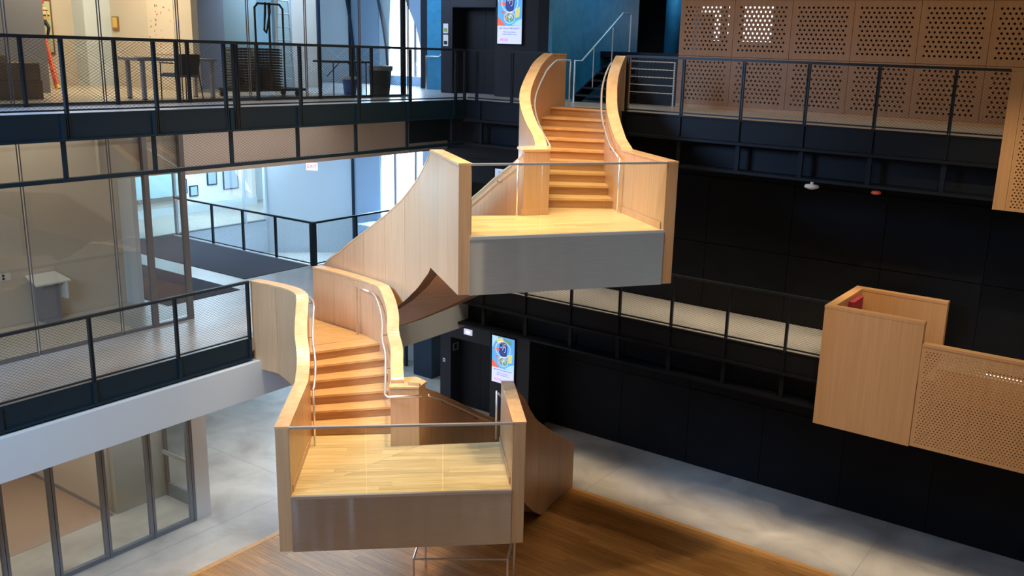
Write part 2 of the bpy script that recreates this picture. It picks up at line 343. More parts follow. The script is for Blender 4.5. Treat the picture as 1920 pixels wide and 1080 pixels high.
# digital screens -------------------------------------------------------
def emat(n, c, s): return mat(n, c, .5, emis=c, es=s)
SC = dict(bl=emat('screen_blue', (.10, .42, .90), .8), li=emat('screen_light_blue', (.42, .72, 1), .8), rd=emat('screen_red', (.85, .16, .10), .7),
          ye=emat('screen_yellow', (.75, .72, .22), .7), wh=emat('screen_white', (.80, .82, 1), .85), nv=emat('screen_navy', (.04, .07, .30), .6),
          gn=emat('screen_green', (.18, .40, .28), .6), pk=emat('screen_pink', (.85, .08, .42), .7), lv=emat('screen_lavender', (.60, .66, .95), .85))
def screen(z0, label, full=True):
    r = random.Random(5)
    x0, x1 = -13.92, -13.22; y = 18.0
    t = thing('digital_screen', (-13.57, y, z0), label, 'screen')
    h = 1.23
    box('housing', x0-.015, x1+.015, y-.05, y-.001, z0-.015, z0+h+.015, M['black'], t)
    pic = thing('x', (0, 0, 0), '', '', kind='structure'); bpy.data.objects.remove(pic)
    box('display', x0, x1, y-.054, y-.0505, z0, z0+h, SC['lv'], t)
    if not full:
        text('lettering', 'IPH', .13, atS(-13.72, y-.056, z0+1.12), SC['nv'], t); return
    pz = z0+.40
    P2 = G().box(x0, x1, y-.056, y-.0545, pz, z0+h).build('picture', SC['bl'], t)
    def fl(name, pts, m, d):     # a flat print shape at its own thin layer
        v = [(x0+p[0]*.70, y-.056-d, pz+p[1]*.83) for p in pts]+[(x0+p[0]*.70, y-.0562, pz+p[1]*.83) for p in pts]; n = len(pts)
        meshobj(name, v, [tuple(range(n)), tuple(range(n, 2*n))]+[(i, (i+1) % n, n+(i+1) % n, n+i) for i in range(n)], SC[m], P2)
    fl('print_shape', [(0, 0), (.34, 0), (.2, .12), (0, .26)], 'rd', .001)
    fl('print_shape', [(.0, .62), (.0, 1), (.3, 1), (.12, .8)], 'li', .0011)
    fl('print_shape', [(.1, .56), (.36, .55), (.36, .63), (.1, .64)], 'rd', .0012)
    fl('print_shape', [(.14, .34), (.28, .33), (.28, .39), (.14, .40)], 'rd', .0012)
    fl('print_shape', [(.14, .9), (.45, .99), (.55, .82), (.3, .78)], 'ye', .0013)
    fl('print_shape', [(.5, .97), (.86, .93), (.9, .8), (.6, .82)], 'gn', .0013)
    fl('print_shape', [(.72, .45), (.92, .52), (.9, .25), (.75, .22)], 'ye', .0013)
    fl('print_shape', [(.6, .02), (1, .0), (1, .2), (.8, .14)], 'li', .0013)
    fl('print_shape', [(.35, .82), (.62, .86), (.70, .70), (.66, .40), (.45, .32), (.32, .5)], 'nv', .0014)
    fl('print_shape', [(.30, .28), (.5, .34), (.72, .28), (.66, .12), (.42, .1)], 'gn', .0014)
    def ln(pts, m, rr=.006): G().tube([(x0+p[0]*.70, y-.058, pz+p[1]*.83) for p in pts], rr, 4).build('print_line', SC[m], P2)
    ln([(.5+.33*math.cos(a/20*PI*2), .62+.25*math.sin(a/20*PI*2)) for a in range(21)], 'wh', .008)
    ln([(.5+.22*math.cos(a/20*PI*2), .22+.15*math.sin(a/20*PI*2)) for a in range(21)], 'wh', .006)
    for k in range(11):
        cx, cy = .36+.3*r.random(), .12+.68*r.random(); a0 = r.random()*6; rr = .03+.06*r.random()
        ln([(cx+rr*(1-.03*j)*math.cos(a0+j*.45), cy+rr*1.1*math.sin(a0+j*.5)) for j in range(11)], ('wh', 'ye', 'nv', 'wh', 'rd', 'li')[k % 6], .006)
    text('lettering', 'SEE YOU & THROUGH IT', .052, atS(-13.57, y-.056, z0+.345), SC['nv'], t, .001)
    text('lettering', 'Works from the collection', .034, atS(-13.57, y-.056, z0+.265), SC['nv'], t, .001)
    text('lettering', 'and new commissions on view', .034, atS(-13.57, y-.056, z0+.215), SC['nv'], t, .001)
    text('lettering', 'PEIOB', .085, atS(-13.72, y-.056, z0+.085), SC['pk'], t, .001)
screen(1.15, 'bright blue and red digital poster screen on the charcoal ground floor wall beside the elevator')
screen(9.52, 'bright blue digital poster screen on the black top floor wall, cut by the frame top')
screen(5.36, 'lit pale blue screen glimpsed behind the glass of the upper landing', False)

# steel edge beams below the galleries -----------------------------------
def edge_x(z, x, y0, y1, posts, name, out=1, lower=.62, mesh=None, m='steel'):
    """ladder like steel edge running along Y at plan x, seen from +X"""
    t = thing(name, (x, (y0+y1)/2, z), '', '', kind='structure')
    box('web', x, x+.012, y0, y1, z-.36, z-.0, M[m], t)
    box('flange', x-.05, x+.015, y0, y1, z-.03, z-.001, M[m], t)
    box('flange', x-.08, x+.06, y0, y1, z-.39, z-.36, M[m], t)
    if lower: box('lower_chord', x-.08, x+.01, y0, y1, z-.98, z-.92, M[m], t)
    for p in posts:
        box('stiffener', x+.012, x+.045, p-.03, p+.03, z-.36, z-.03, M[m], t)
        if lower: box('hanger', x-.05, x-.01, p-.03, p+.03, z-.92, z-.39, M[m], t)
    return t
def edge_y(z, y, x0, x1, posts, name, m='black'):
    t = thing(name, ((x0+x1)/2, y, z), '', '', kind='structure')
    box('web', x0, x1, y-.012, y, z-.40, z, M[m], t)
    box('flange', x0, x1, y-.03, y+.05, z-.03, z-.001, M[m], t)
    box('flange', x0, x1, y-.08, y+.1, z-.46, z-.41, M[m], t)
    box('back_web', x0, x1, y+.32, y+.36, z-.95, z-.41, M[m], t)
    box('lower_chord', x0, x1, y-.06, y+.34, z-.98, z-.93, M[m], t)
    for p in posts:
        box('stiffener', p-.03, p+.03, y-.05, y-.012, z-.40, z-.03, M[m], t)
        box('hanger', p-.04, p+.04, y+.0, y+.06, z-.93, z-.46, M[m], t)
    return t
PL = [1.62+1.42*i for i in range(11)]            # left gallery rail posts: ..., 7.30, 8.72, ...
PRX = [-13.0+1.206*i for i in range(14)]         # right gallery posts
PR3 = [x for x in [-8.13+1.205*i for i in range(-4, 11)]]
PR2 = [x for x in [-11.62+1.19*i for i in range(-1, 14)]]
edge_x(Z3, XL3, -3, YG, [y-.08 for y in PL], 'trim_2')
edge_y(Z3, YG, XL3, 6, PR3, 'trim_3')
edge_y(Z2, YG, XL2+.15, 6, PR2, 'trim_4')
t = edge_x(Z2, XL2, -3, 10.45, [3.2, 4.62, 6.04, 7.46, 8.96, 10.4], 'trim_5', lower=0)
# white drywall fascia under the middle gallery
struct('trim_6', -13.95, -13.50, -3, YG+.35, 3.05, 3.72, 'coolwhite')
# bulkhead behind the hanging screen of the top gallery
struct('trim_7', -15.58, -15.48, 10.56, 16.6, 6.92, 8.04, 'beige')
struct('trim_14', -15.56, -15.48, 16.62, 18.0, 7.14, 8.04, 'steel'); struct('trim_15', -15.56, -15.48, 16.62, 18.0, 6.92, 7.139, 'greige')
struct('trim_12', -15.70, -15.60, 9.0, 10.559, 6.95, 7.95, 'beige')

# ------------------------------------------------------------------ wire mesh railings
def wires(g, O, U, W, H, pitch=.075, rise=.046, r=.0017):
    """diagonal wires in the vertical rectangle O + U*[0,W] + Z*[0,H]"""
    O = Vector(O); U = Vector((U[0], U[1], 0)).normalized(); n = Vector((-U.y, U.x, 0))
    k = rise/pitch
    for s in (1, -1):
        c = -H/k if s > 0 else 0
        end = W if s > 0 else W+H/k
        x = c
        while x < end:
            # line z = s*k*(u - x)
            us = []
            for uu in (0, W):
                z = s*k*(uu-x)
                if -1e-6 <= z <= H+1e-6: us.append((uu, z))
            for z in (0, H):
                uu = x+z/(s*k)
                if 1e-6 < uu < W-1e-6: us.append((uu, z))
            if len(us) >= 2:
                us.sort(); a, b = us[0], us[-1]
                if b[0]-a[0] > .02:
                    A = O+U*a[0]+Vector((0, 0, a[1])); B = O+U*b[0]+Vector((0, 0, b[1]))
                    d = (B-A).normalized(); q = d.cross(n)
                    offs = [n*r*s*1.0+q*0+n*r, n*r*s-n*r*.6+q*r, n*r*s-n*r*.6-q*r]
                    g.add([A+f for f in offs]+[B+f for f in offs], [(0, 1, 4, 3), (1, 2, 5, 4), (2, 0, 3, 5)])
            x += pitch
def railing(label, pts, z, posts_at, h=1.07, drop=.0, name='guard_railing', pw=.05, tall_last=False, mesh=True, out=(0, 0)):
    """pts: plan a->b ; posts_at: distances along; posts are flat steel, rail on top, mesh panel between"""
    a = Vector(pts[0]); b = Vector(pts[1]); d = (b-a); L = d.length; d.normalize(); n = Vector((-d.y, d.x))
    t = thing(name, ((a.x+b.x)/2, (a.y+b.y)/2, z), label, 'railing')
    G().obox(a, b, .055, z+h-.045, z+h).build('top_rail', 'railsteel', t)
    G().obox(a, b, .03, z+.03, z+.055).build('bottom_rail', 'railsteel', t)
    for s in posts_at:
        p = a+d*s
        g = G(); g.obox(p-d*.026, p-d*.010, pw, z-drop, z+h-.046); g.obox(p+d*.010, p+d*.026, pw, z-drop, z+h-.046)
        g.obox(p-d*.010, p+d*.010, pw*.5, z+.02, z+h-.05)
        g.build('post', 'railsteel', t)
    if mesh:
        ss = [0]+list(posts_at)+[L]; ss = sorted(set(round(v, 3) for v in ss))
        for i in range(len(ss)-1):
            w_ = ss[i+1]-ss[i]-.06
            if w_ < .15: continue
            g = G(); o = a+d*(ss[i]+.03); wires(g, (o.x, o.y, z+.057), d, w_, h-.106)
            g.build('wire_mesh', 'wire', t, kind='stuff')
    return t
ys = 4.4
railing('long black mesh guard railing along the top floor gallery on the left', ((XL3+.0, ys), (XL3+.0, YG)), Z3, [y-ys for y in PL if y > ys+.1 and not 10 < y < 10.3]+[9.98-ys, 10.16-ys, 10.22-ys]+[YG-ys-.03], drop=.36)
railing('second black mesh guard railing standing right against the lounge glass on the top floor', ((-14.72, ys), (-14.72, 15.6)), Z3, [Y_-ys for Y_ in (5.94, 7.42, 8.90, 10.02, 10.24, 11.7, 13.22, 14.1, 14.65)])
railing('black mesh guard railing along the top floor gallery left of the upper stair', ((XL3+.05, YG+.02), (-11.2, YG+.02)), Z3, [.25, 1.2])
railing('long black mesh guard railing in front of the perforated wood wall, top right', ((-9.36, YG+.02), (-1.5, YG+.02)), Z3, [-8.13+1.205*i+9.36 for i in range(-1, 6)])
railing('black mesh guard railing along the left middle gallery ending at the wood stair wall', ((XL2, 3.0), (XL2, 10.45)), Z2, [7.48-1.5-3, 4.48, 5.96, 7.42], drop=.38)
railing('long dark mesh guard railing along the middle gallery behind the upper landing', ((-13.3, YG+.02), (-4.9, YG+.02)), Z2, [v+13.3 for v in PR2 if -13.2 < v < -4.95])
tm = railing('black mesh guard railing around the floor opening beside the dark carpet, west run', ((-22.7, 15.1), (-17.2, 15.1)), Z2, [1.62, 2.87, 4.13], drop=.15)
box('corner_post', -17.27, -17.15, 15.04, 15.16, Z2-.2, Z2+1.07, M['railsteel'], tm)
railing('black mesh guard railing around the floor opening, north run behind the big wood wall', ((-17.2, 15.2), (-17.2, 20.0)), Z2, [1.3, 2.6, 3.9], drop=.15)
# hanging mesh between the hangers of the top gallery
g = G()
for a_, b_ in zip([8.75]+[y-.08 for y in PL if y > 10.3], [y-.08 for y in PL if y > 10.3]+[16.1]):
    if b_-a_ > .2: wires(g, (XL3-.03, a_+.03, Z3-.92), (0, 1), b_-a_-.06, .53)
o = g.build('hanging_mesh', 'wire', kind='stuff'); tag(o, 'fine wire mesh hung below the left top gallery in front of a beige bulkhead', 'mesh')

# ------------------------------------------------------------------ STAIRCASE
def catmull(pts, n=5):
    out = []
    for i in range(len(pts)-1):
        p0 = pts[max(i-1, 0)]; p1 = pts[i]; p2 = pts[i+1]; p3 = pts[min(i+2, len(pts)-1)]
        for k in range(n):
            t = k/n
            xy = [.5*((2*p1[c])+(-p0[c]+p2[c])*t+(2*p0[c]-5*p1[c]+4*p2[c]-p3[c])*t*t+(-p0[c]+3*p1[c]-3*p2[c]+p3[c])*t**3) for c in (0, 1)]
            out.append((xy[0], xy[1], p1[2]*(1-t)+p2[2]*t, p1[3]*(1-t)+p2[3]*t))
    out.append(tuple(pts[-1])); return out
def path(sections):
    """sections of (pts, smooth?) joined"""
    out = []
    for pts, sm in sections:
        s = catmull(pts) if sm else list(pts)
        if out and (Vector(out[-1][:2])-Vector(s[0][:2])).length < 1e-4: s = s[1:]
        out += s
    return out
def offs(P, th):
    r = []
    for i, p in enumerate(P):
        a = Vector(P[max(i-1, 0)][:2]); b = Vector(p[:2]); c = Vector(P[min(i+1, len(P)-1)][:2])
        d1 = (b-a) if i > 0 else (c-b); d2 = (c-b) if i < len(P)-1 else d1
        d1.normalize(); d2.normalize(); n1 = Vector((-d1.y, d1.x)); n2 = Vector((-d2.y, d2.x))
        n = (n1+n2).normalized(); k = 1/max(.5, n.dot(n1))
        q = b+n*th*k; r.append((q.x, q.y, p[2], p[3]))
    return r
def strip(A, B, zt=lambda p: p[2], zb=lambda p: p[3]):
    v = []; f = []; n = len(A)
    for a, b in zip(A, B): v += [(a[0], a[1], zb(a)), (b[0], b[1], zb(a)), (b[0], b[1], zt(a)), (a[0], a[1], zt(a))]
    for i in range(n-1):
        for k in range(4): f.append((i*4+k, i*4+(k+1) % 4, (i+1)*4+(k+1) % 4, (i+1)*4+k))
    f += [(0, 1, 2, 3), ((n-1)*4+3, (n-1)*4+2, (n-1)*4+1, (n-1)*4)]
    return v, f
def lerp(P, s):
    """point at arc length s"""
    for i in range(len(P)-1):
        d = (Vector(P[i+1][:2])-Vector(P[i][:2])).length
        if s <= d or i == len(P)-2:
            t = s/d if d else 0; return tuple(P[i][c]*(1-t)+P[i+1][c]*t for c in range(4))
        s -= d
def length(P): return sum((Vector(P[i+1][:2])-Vector(P[i][:2])).length for i in range(len(P)-1))
def cut(P, s0, s1):
    out = [lerp(P, s0)]; s = 0
    for i in range(1, len(P)-1):
        s += (Vector(P[i][:2])-Vector(P[i-1][:2])).length
        if s0+.004 < s < s1-.004: out.append(P[i])
    out.append(lerp(P, s1)); return out
stair = thing('spiral_staircase', (-9.6, 11.4, 0), 'large curving light wood staircase with two glass fronted landings hung in the hall', 'staircase')
TH = .19
def wall(P, side, panel=.62, inner_panels=True, cap_m='cap'):
    """P inner face path (x,y,ztop,zbottom), side +1 = body lies to the left of the path direction"""
    th = TH*side; e = .008*side
    L = length(P); PC = cut(P, .012, L-.012)
    core = meshobj('balustrade', *strip(offs(PC, e), offs(PC, th-e), lambda p: p[2]-.03, lambda p: p[3]+.004), 'joint', stair)
    for s0, s1 in ((0, .0125), (L-.0125, L)):
        q = cut(P, s0, s1); meshobj('end_panel', *strip(offs(q, e*1.01), offs(q, th-e*1.01), lambda p: p[2]-.031, lambda p: p[3]), 'veneer', core)
    L = length(P); n = max(1, round(L/panel))
    O = offs(P, th); O1 = offs(P, th-e*.9); I1 = offs(P, e*.9)
    for A, B in ((O, O1), (P, I1)):
        for k in range(n):
            LA, LB = length(A), length(B)
            a = cut(A, LA*k/n+.0025, LA*(k+1)/n-.0025)
            # matching outer points by normal offset of the piece itself
            b = offs(a, (-e*.9) if A is O else (e*.9))
            meshobj('veneer_panel', *strip(a, b, lambda p: p[2]-.032, lambda p: p[3]), 'veneer', core)
    capv = strip(offs(P, -.006*side), offs(P, th+.006*side), lambda p: p[2], lambda p: p[2]-.03)
    meshobj('cap_rail', *capv, cap_m, stair)
    return core
def rail_along(P, off_in, zdrop, s0, s1, r=.019, ext=None, brackets=True, step=.12):
    """stainless handrail following a wall path, inside it"""
    Q = offs(P, off_in); L = length(Q); pts = []
    n = max(2, int((s1-s0)*L/step))
    for i in range(n+1):
        p = lerp(Q, L*(s0+(s1-s0)*i/n)); pts.append((p[0], p[1], p[2]-zdrop))
    pre, post = (ext or (None, None))
    full = (pre or [])+pts+(post or [])
    o = G().tube(full, r, 10).build('handrail', 'inox', stair, smooth=True)
    if brackets:
        for f in (.15, .5, .85):
            i = int(f*(len(pts)-1)); p = Vector(pts[i]); s = L*(s0+(s1-s0)*i/n); w_ = lerp(P, length(P)*(s0+(s1-s0)*i/n))
            G().tube([p-Vector((0, 0, .02)), p-Vector((0, 0, .06)), Vector((w_[0], w_[1], p.z-.06))], .008, 6).build('bracket', 'greyalu', o)
    return o

R6 = .17; LZ1 = 3.13; LZ2 = 6.75
HT = 1.05; HB = -.85
def st(xy, n, z0, rise, ht=HT, hb=HB): return (xy[0], xy[1], z0+rise*n+ht, z0+rise*n+hb)
# ---- flight from the middle floor down to the lower landing
AL = [(-11.23, 9.69), (-11.41, 9.85), (-11.63, 10.01), (-11.83, 10.19), (-12.02, 10.38), (-12.21, 10.55)]
BR = [(-10.28, 10.57), (-10.54, 10.84), (-10.81, 11.04), (-11.08, 11.32), (-11.37, 11.55), (-11.68, 11.72)]
zt2 = Z2+1.05; zb2 = 3.55
A = path([([(-9.80, 8.05, 4.2, 2.27), (-11.0, 9.45, 4.2, 2.27)], False),
          ([(-11.0, 9.45, 4.2, 2.27)]+[st(p, i+1, LZ1, R6) for i, p in enumerate(AL)]+[(-12.6, 10.72, zt2, 3.4), (-13.1, 10.76, zt2, zb2), (-13.70, 10.70, zt2, zb2)], True)])
A = [(p[0], p[1], min(p[2], zt2), min(p[3], zb2)) for p in A]
wall(A, 1)
B = path([([(-10.03, 10.32, 4.2, 2.3)]+[st(p, i+1, LZ1, R6) for i, p in enumerate(BR)]+[(-12.1, 11.84, zt2, 3.4), (-12.6, 11.93, zt2, zb2), (-13.2, 11.99, zt2, zb2), (-13.72, 12.0, zt2, zb2)], True)])
B = [(p[0], p[1], min(p[2], zt2), min(p[3], zb2)) for p in B]
wall(B, -1)
# ---- upper flight
FL = [(-9.22, 13.24), (-9.55, 13.5), (-9.86, 13.78), (-10.14, 14.08), (-10.34, 14.36), (-10.49, 14.66), (-10.62, 14.98), (-10.76, 15.35), (-10.88, 15.84)]
GR = [(-8.27, 14.02), (-8.54, 14.31), (-8.79, 14.6), (-8.97, 14.83), (-9.12, 15.06), (-9.26, 15.29), (-9.39, 15.55), (-9.50, 15.83), (-9.60, 16.15)]
R9 = (Z3-LZ2)/9
F = path([([(-9.06, 13.1, LZ2+HT, LZ2+HB)]+[st(p, i+1, LZ2, R9) for i, p in enumerate(FL)]+[(-10.94, 16.42, Z3+HT, 7.45)], True)])
F = [(p[0], p[1], min(p[2], Z3+HT), min(p[3], 7.45)) for p in F]
wall(F, 1)
Gp = path([([(-6.62, 12.82, LZ2+1.07, LZ2-.86), (-8.02, 13.84, LZ2+1.07, LZ2-.86)], False),
           ([(-8.02, 13.84, LZ2+1.07, LZ2-.86)]+[st(p, i+1, LZ2, R9) for i, p in enumerate(GR)]+[(-9.62, 16.45, Z3+HT, 7.45)], True)])
Gp = [(p[0], p[1], min(p[2], Z3+HT), min(p[3], 7.45)) for p in Gp]
wall(Gp, -1)
# ---- middle flight (upper landing down to the middle floor); C near wall, H far wall
Cin = [(-8.41, 10.31), (-9.89, 11.37), (-10.34, 11.69), (-10.86, 11.97), (-11.52, 12.19), (-12.45, 12.33), (-13.2, 12.44), (-13.72, 12.52)]
zC = [7.82, 7.82]; 
def slope(pts, z0, z1, zb0, zb1):
    L = [0]
    for a, b in zip(pts, pts[1:]): L.append(L[-1]+math.dist(a, b))
    return [(p[0], p[1], z0+(z1-z0)*l/L[-1], zb0+(zb1-zb0)*l/L[-1]) for p, l in zip(pts, L)]
C = path([([(-8.41, 10.31, 7.82, 5.9), (-9.89, 11.37, 7.82, 5.9)], False), (slope(Cin[1:], 7.82, zt2, 5.9, 3.4), True)])
wall(C, 1)
Hin = [(-8.98, 12.35), (-9.9, 12.82), (-10.8, 13.27), (-11.75, 13.62), (-12.7, 13.78), (-13.72, 13.85)]
H = path([(slope(Hin, 7.82, zt2, 5.9, 3.4), True)])
wall(H, -1)
# ---- lowest flight; D left wall, E right wall
Din = [(-9.60, 10.50), (-9.93, 11.3), (-10.33, 12.3), (-10.72, 13.3), (-11.05, 14.3), (-11.30, 15.2), (-11.42, 16.1)]
D = path([(slope(Din, 4.2, 1.05, 2.27, -1.0), True)]); D = [(p[0], p[1], p[2], max(p[3], .002)) for p in D]
wall(D, 1)
Ein = [(-8.66, 11.42), (-9.15, 12.42), (-9.65, 13.32), (-10.00, 14.05), (-10.24, 14.85), (-10.36, 15.5), (-10.40, 16.15)]
E1 = path([([(-7.46, 10.14, 4.2, 2.27), (-8.66, 11.42, 4.2, 2.27)], False), (slope(Ein, 4.2, 1.03, 2.27, -1.0), True)])
E1 = [(p[0], p[1], p[2], max(p[3], .002)) for p in E1]
wall(E1, -1)

# ---- treads, risers
def steps(Ls, Rs, zs, name='tread'):
    """nosing lines (L_k,R_k) with tread top zs[k]; going from lower to higher"""
    for k in range(len(Ls)-1):
        l0, r0, l1, r1 = [Vector(q) for q in (Ls[k], Rs[k], Ls[k+1], Rs[k+1])]
        d = ((l0+r0)-(l1+r1)).normalized(); z = zs[k]
        a, b = l0+d*.022, r0+d*.022
        g = G().prism([a, b, r1, l1], z-.038, z)
        g.build('tread', 'tread', stair)
        if k > 0 or zs[k]-RZ[0] > 0.0:
            pass
        zb = z-RZ[1]
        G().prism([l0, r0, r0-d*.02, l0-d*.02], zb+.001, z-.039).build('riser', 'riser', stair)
def ext2(l, r, e=.012):
    l = Vector(l); r = Vector(r); d = (r-l).normalized(); return tuple(l-d*e), tuple(r+d*e)
RZ = [0, R6]
Ls = AL+[(-12.5, 10.72)]; Rs = BR+[(-12.0, 11.85)]
Ls, Rs = zip(*[ext2(a, b) for a, b in zip(Ls, Rs)])
steps(Ls[:6]+(Ls[6],), Rs[:6]+(Rs[6],), [LZ1+R6*(i+1) for i in range(6)])
RZ = [0, R9]
Lu, Ru = zip(*[ext2(a, b) for a, b in zip(FL+[(-10.93, 16.2)], GR+[(-9.62, 16.42)])])
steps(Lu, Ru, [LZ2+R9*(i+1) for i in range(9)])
def div(P, n, e): 
    Q = offs(P, e); L = length(Q); return [lerp(Q, L*i/n)[:2] for i in range(n+1)]
# middle flight: 15 risers; nosing i=0 landing edge
Cf = path([(slope(Cin[1:], 0, 0, 0, 0), True)]); Hf = H
Lm = div(Cf, 15, 0); Rm = div(Hf, 15, 0)
Lm, Rm = zip(*[ext2(a, b) for a, b in zip(Lm, Rm)])
RM = (LZ2-Z2)/15; RZ = [0, RM]
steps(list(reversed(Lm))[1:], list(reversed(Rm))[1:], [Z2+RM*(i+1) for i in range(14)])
G().prism([Lm[0], Rm[0], Vector(Rm[0])+Vector((.01, .01)), Vector(Lm[0])+Vector((.01, .01))], LZ2-RM, LZ2-.04).build('riser', 'riser', stair)
# lowest flight: 18 risers
Ef = path([(slope(Ein, 0, 0, 0, 0), True)])
Ld = div(D, 18, 0); Rd = div(Ef, 18, 0)
Ld, Rd = zip(*[ext2(a, b) for a, b in zip(Ld, Rd)])
RD = LZ1/18; RZ = [0, RD]
steps(list(reversed(Ld))[1:], list(reversed(Rd))[1:], [RD*(i+1) for i in range(17)])

# ---- soffits
def soffit(Lp, Rp, dz, m='soffit'):
    v = []; f = []; n = len(Lp)
    for a, b in zip(Lp, Rp):
        v += [(a[0], a[1], a[3]+dz), (b[0], b[1], b[3]+dz), (b[0], b[1], b[3]+dz+.05), (a[0], a[1], a[3]+dz+.05)]
    for i in range(n-1):
        for k in range(4): f.append((i*4+k, i*4+(k+1) % 4, (i+1)*4+(k+1) % 4, (i+1)*4+k))
    f += [(0, 1, 2, 3), ((n-1)*4+3, (n-1)*4+2, (n-1)*4+1, (n-1)*4)]
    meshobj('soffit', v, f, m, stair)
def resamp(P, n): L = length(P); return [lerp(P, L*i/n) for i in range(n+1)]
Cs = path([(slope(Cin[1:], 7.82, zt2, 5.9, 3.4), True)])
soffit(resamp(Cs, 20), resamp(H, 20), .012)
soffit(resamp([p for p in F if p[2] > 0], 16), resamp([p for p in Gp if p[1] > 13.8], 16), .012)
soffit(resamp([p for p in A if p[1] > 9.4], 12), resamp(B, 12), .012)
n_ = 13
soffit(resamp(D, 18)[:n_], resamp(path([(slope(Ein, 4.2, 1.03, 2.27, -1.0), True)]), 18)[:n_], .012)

# ---- landings
def clip(poly, n, c):
    """keep part of the convex polygon with n.p <= c"""
    out = []
    for i in range(len(poly)):
        a = poly[i]; b = poly[(i+1) % len(poly)]; da = n.dot(a)-c; db = n.dot(b)-c
        if da <= 0: out.append(a)
        if (da < 0 < db) or (db < 0 < da): out.append(a+(b-a)*(da/(da-db)))
    return out
def landing(polys, fa, fb, z, back, seed, lm='landing'):
    r = random.Random(seed)
    fa = Vector(fa); fb = Vector(fb); d = (fb-fa).normalized(); n = Vector((-d.y, d.x))
    k = 0; wd = .127
    while k*wd < 3.2:
        c0 = n.dot(fa)+k*wd; c1 = c0+wd
        cuts = [-3.0]; 
        while cuts[-1] < 6: cuts.append(cuts[-1]+r.uniform(1.5, 2.6))
        for poly in polys:
            p = clip([Vector(q) for q in poly], n, c1-.001); p = clip(p, -n, -(c0+.001)) if len(p) > 2 else []
            if len(p) < 3: continue
            base = d.dot(fa)
            for a_, b_ in zip(cuts, cuts[1:]):
                q = clip(p, d, base+b_-.001); q = clip(q, -d, -(base+a_+.001)) if len(q) > 2 else []
                if len(q) > 2:
                    ar = abs(sum(q[i].x*q[(i+1) % len(q)].y-q[(i+1) % len(q)].x*q[i].y for i in range(len(q))))/2
                    if ar > .004: G().prism(q, z-.02, z).build('floor_board', lm, stair)
        k += 1
    for poly in polys:
        G().prism([Vector(q) for q in poly], z-.25, z-.022).build('landing_deck', 'riser', stair)
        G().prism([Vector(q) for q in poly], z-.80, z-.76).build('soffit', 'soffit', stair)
fa1, fb1 = (-9.81, 8.06), (-7.47, 10.15)
L1a = [fa1, fb1, (-8.67, 11.41), Vector((Ld[0][0], Ld[0][1])), ]
L1b = [fa1, (-9.61, 10.5), (-9.93, 10.22), (-10.27, 10.57), (-11.24, 9.68), (-11.0, 9.45)]
L1b = [fa1, (-9.60, 10.5), (-10.27, 10.57), (-11.24, 9.68), (-11.0, 9.45)]
landing([L1a, L1b], fa1, fb1, LZ1, None, 1)
fa2, fb2 = (-8.43, 10.30), (-6.62, 12.82)
L2a = [fa2, fb2, (-8.02, 13.84), (-8.27, 14.03), (-9.22, 13.25), (-8.98, 12.34), (-9.90, 11.37)]
L2a = [fa2, fb2, (-8.02, 13.84), (-8.98, 12.34), (-9.89, 11.37)]
L2b = [(-8.02, 13.84), (-8.27, 14.03), (-9.22, 13.25), (-8.98, 12.34)]
landing([L2a, L2b], fa2, fb2, LZ2, None, 2, 'landing2')
# wood deck on the middle floor at the head of the lower flight
hd = [(-13.72, 10.72), (-12.5, 10.72), (-12.0, 11.85), (-13.72, 12.0)]
r_ = random.Random(3); hx = -13.86
dv = Vector((.385, .923)); nv = Vector((.923, -.385))
for k in range(20):
    c0 = nv.dot(Vector((-13.9, 12.1)))+k*.127
    p = clip([Vector(q) for q in [(-13.86, 10.74), (-12.5, 10.74), (-12.0, 11.85), (-13.86, 12.0)]], nv, c0+.126)
    p = clip(p, -nv, -(c0+.001)) if len(p) > 2 else []
    if len(p) > 2: G().prism(p, Z2-.02, Z2+.006).build('floor_board', 'tread', stair)
G().prism([(-13.6, 10.74), (-12.5, 10.74), (-12.0, 11.85), (-13.6, 12.0)], Z2-.5, Z2-.022).build('landing_deck', 'riser', stair)
# metal faced fascias, glass fronts
def front(fa, fb, z, ncut, tilt=0):
    a = Vector(fa); b = Vector(fb); d = (b-a).normalized(); n = Vector((d.y, -d.x))
    # slightly dished sheet
    N_ = 24; v = []; f = []; r = random.Random(9)
    for i in range(N_+1):
        p = a+d*((b-a).length*i/N_); w_ = .0015*math.sin(i*.9)+.0008*r.uniform(-1, 1)
        for (o, zz) in ((.03+w_, z-.02), (.03, z-.86), (-.0, z-.86), (-.0, z-.02)):
            q = p+n*o; v.append((q.x, q.y, zz))
    for i in range(N_):
        for k in range(4): f.append((i*4+k, i*4+(k+1) % 4, (i+1)*4+(k+1) % 4, (i+1)*4+k))
    f += [(0, 1, 2, 3), (N_*4+3, N_*4+2, N_*4+1, N_*4)]
    o = meshobj('metal_fascia', v, f, 'fascia', stair)
    for p in o.data.polygons: p.use_smooth = abs(p.normal.z) < .5 and p.area > .05
    o.data.set_sharp_from_angle(angle=.6)
    G().obox(a, b, .05, z-.03, z+.012, off=-.02).build('base_channel', 'inox', stair)
    L = (b-a).length; cs = [0]+ncut+[1]
    for s0, s1 in zip(cs, cs[1:]):
        G().obox(a+d*(L*s0+.004), a+d*(L*s1-.004), .014, z+.013, z+1.04, off=-.005).build('glass_pane', 'balglass', stair)
    G().obox(a, b, .045, z+1.035, z+1.065, off=-.005).build('top_rail', 'inox', stair)
front(fa1, fb1, LZ1, [.335, .68]); front(fa2, fb2, LZ2, [.345, .67])
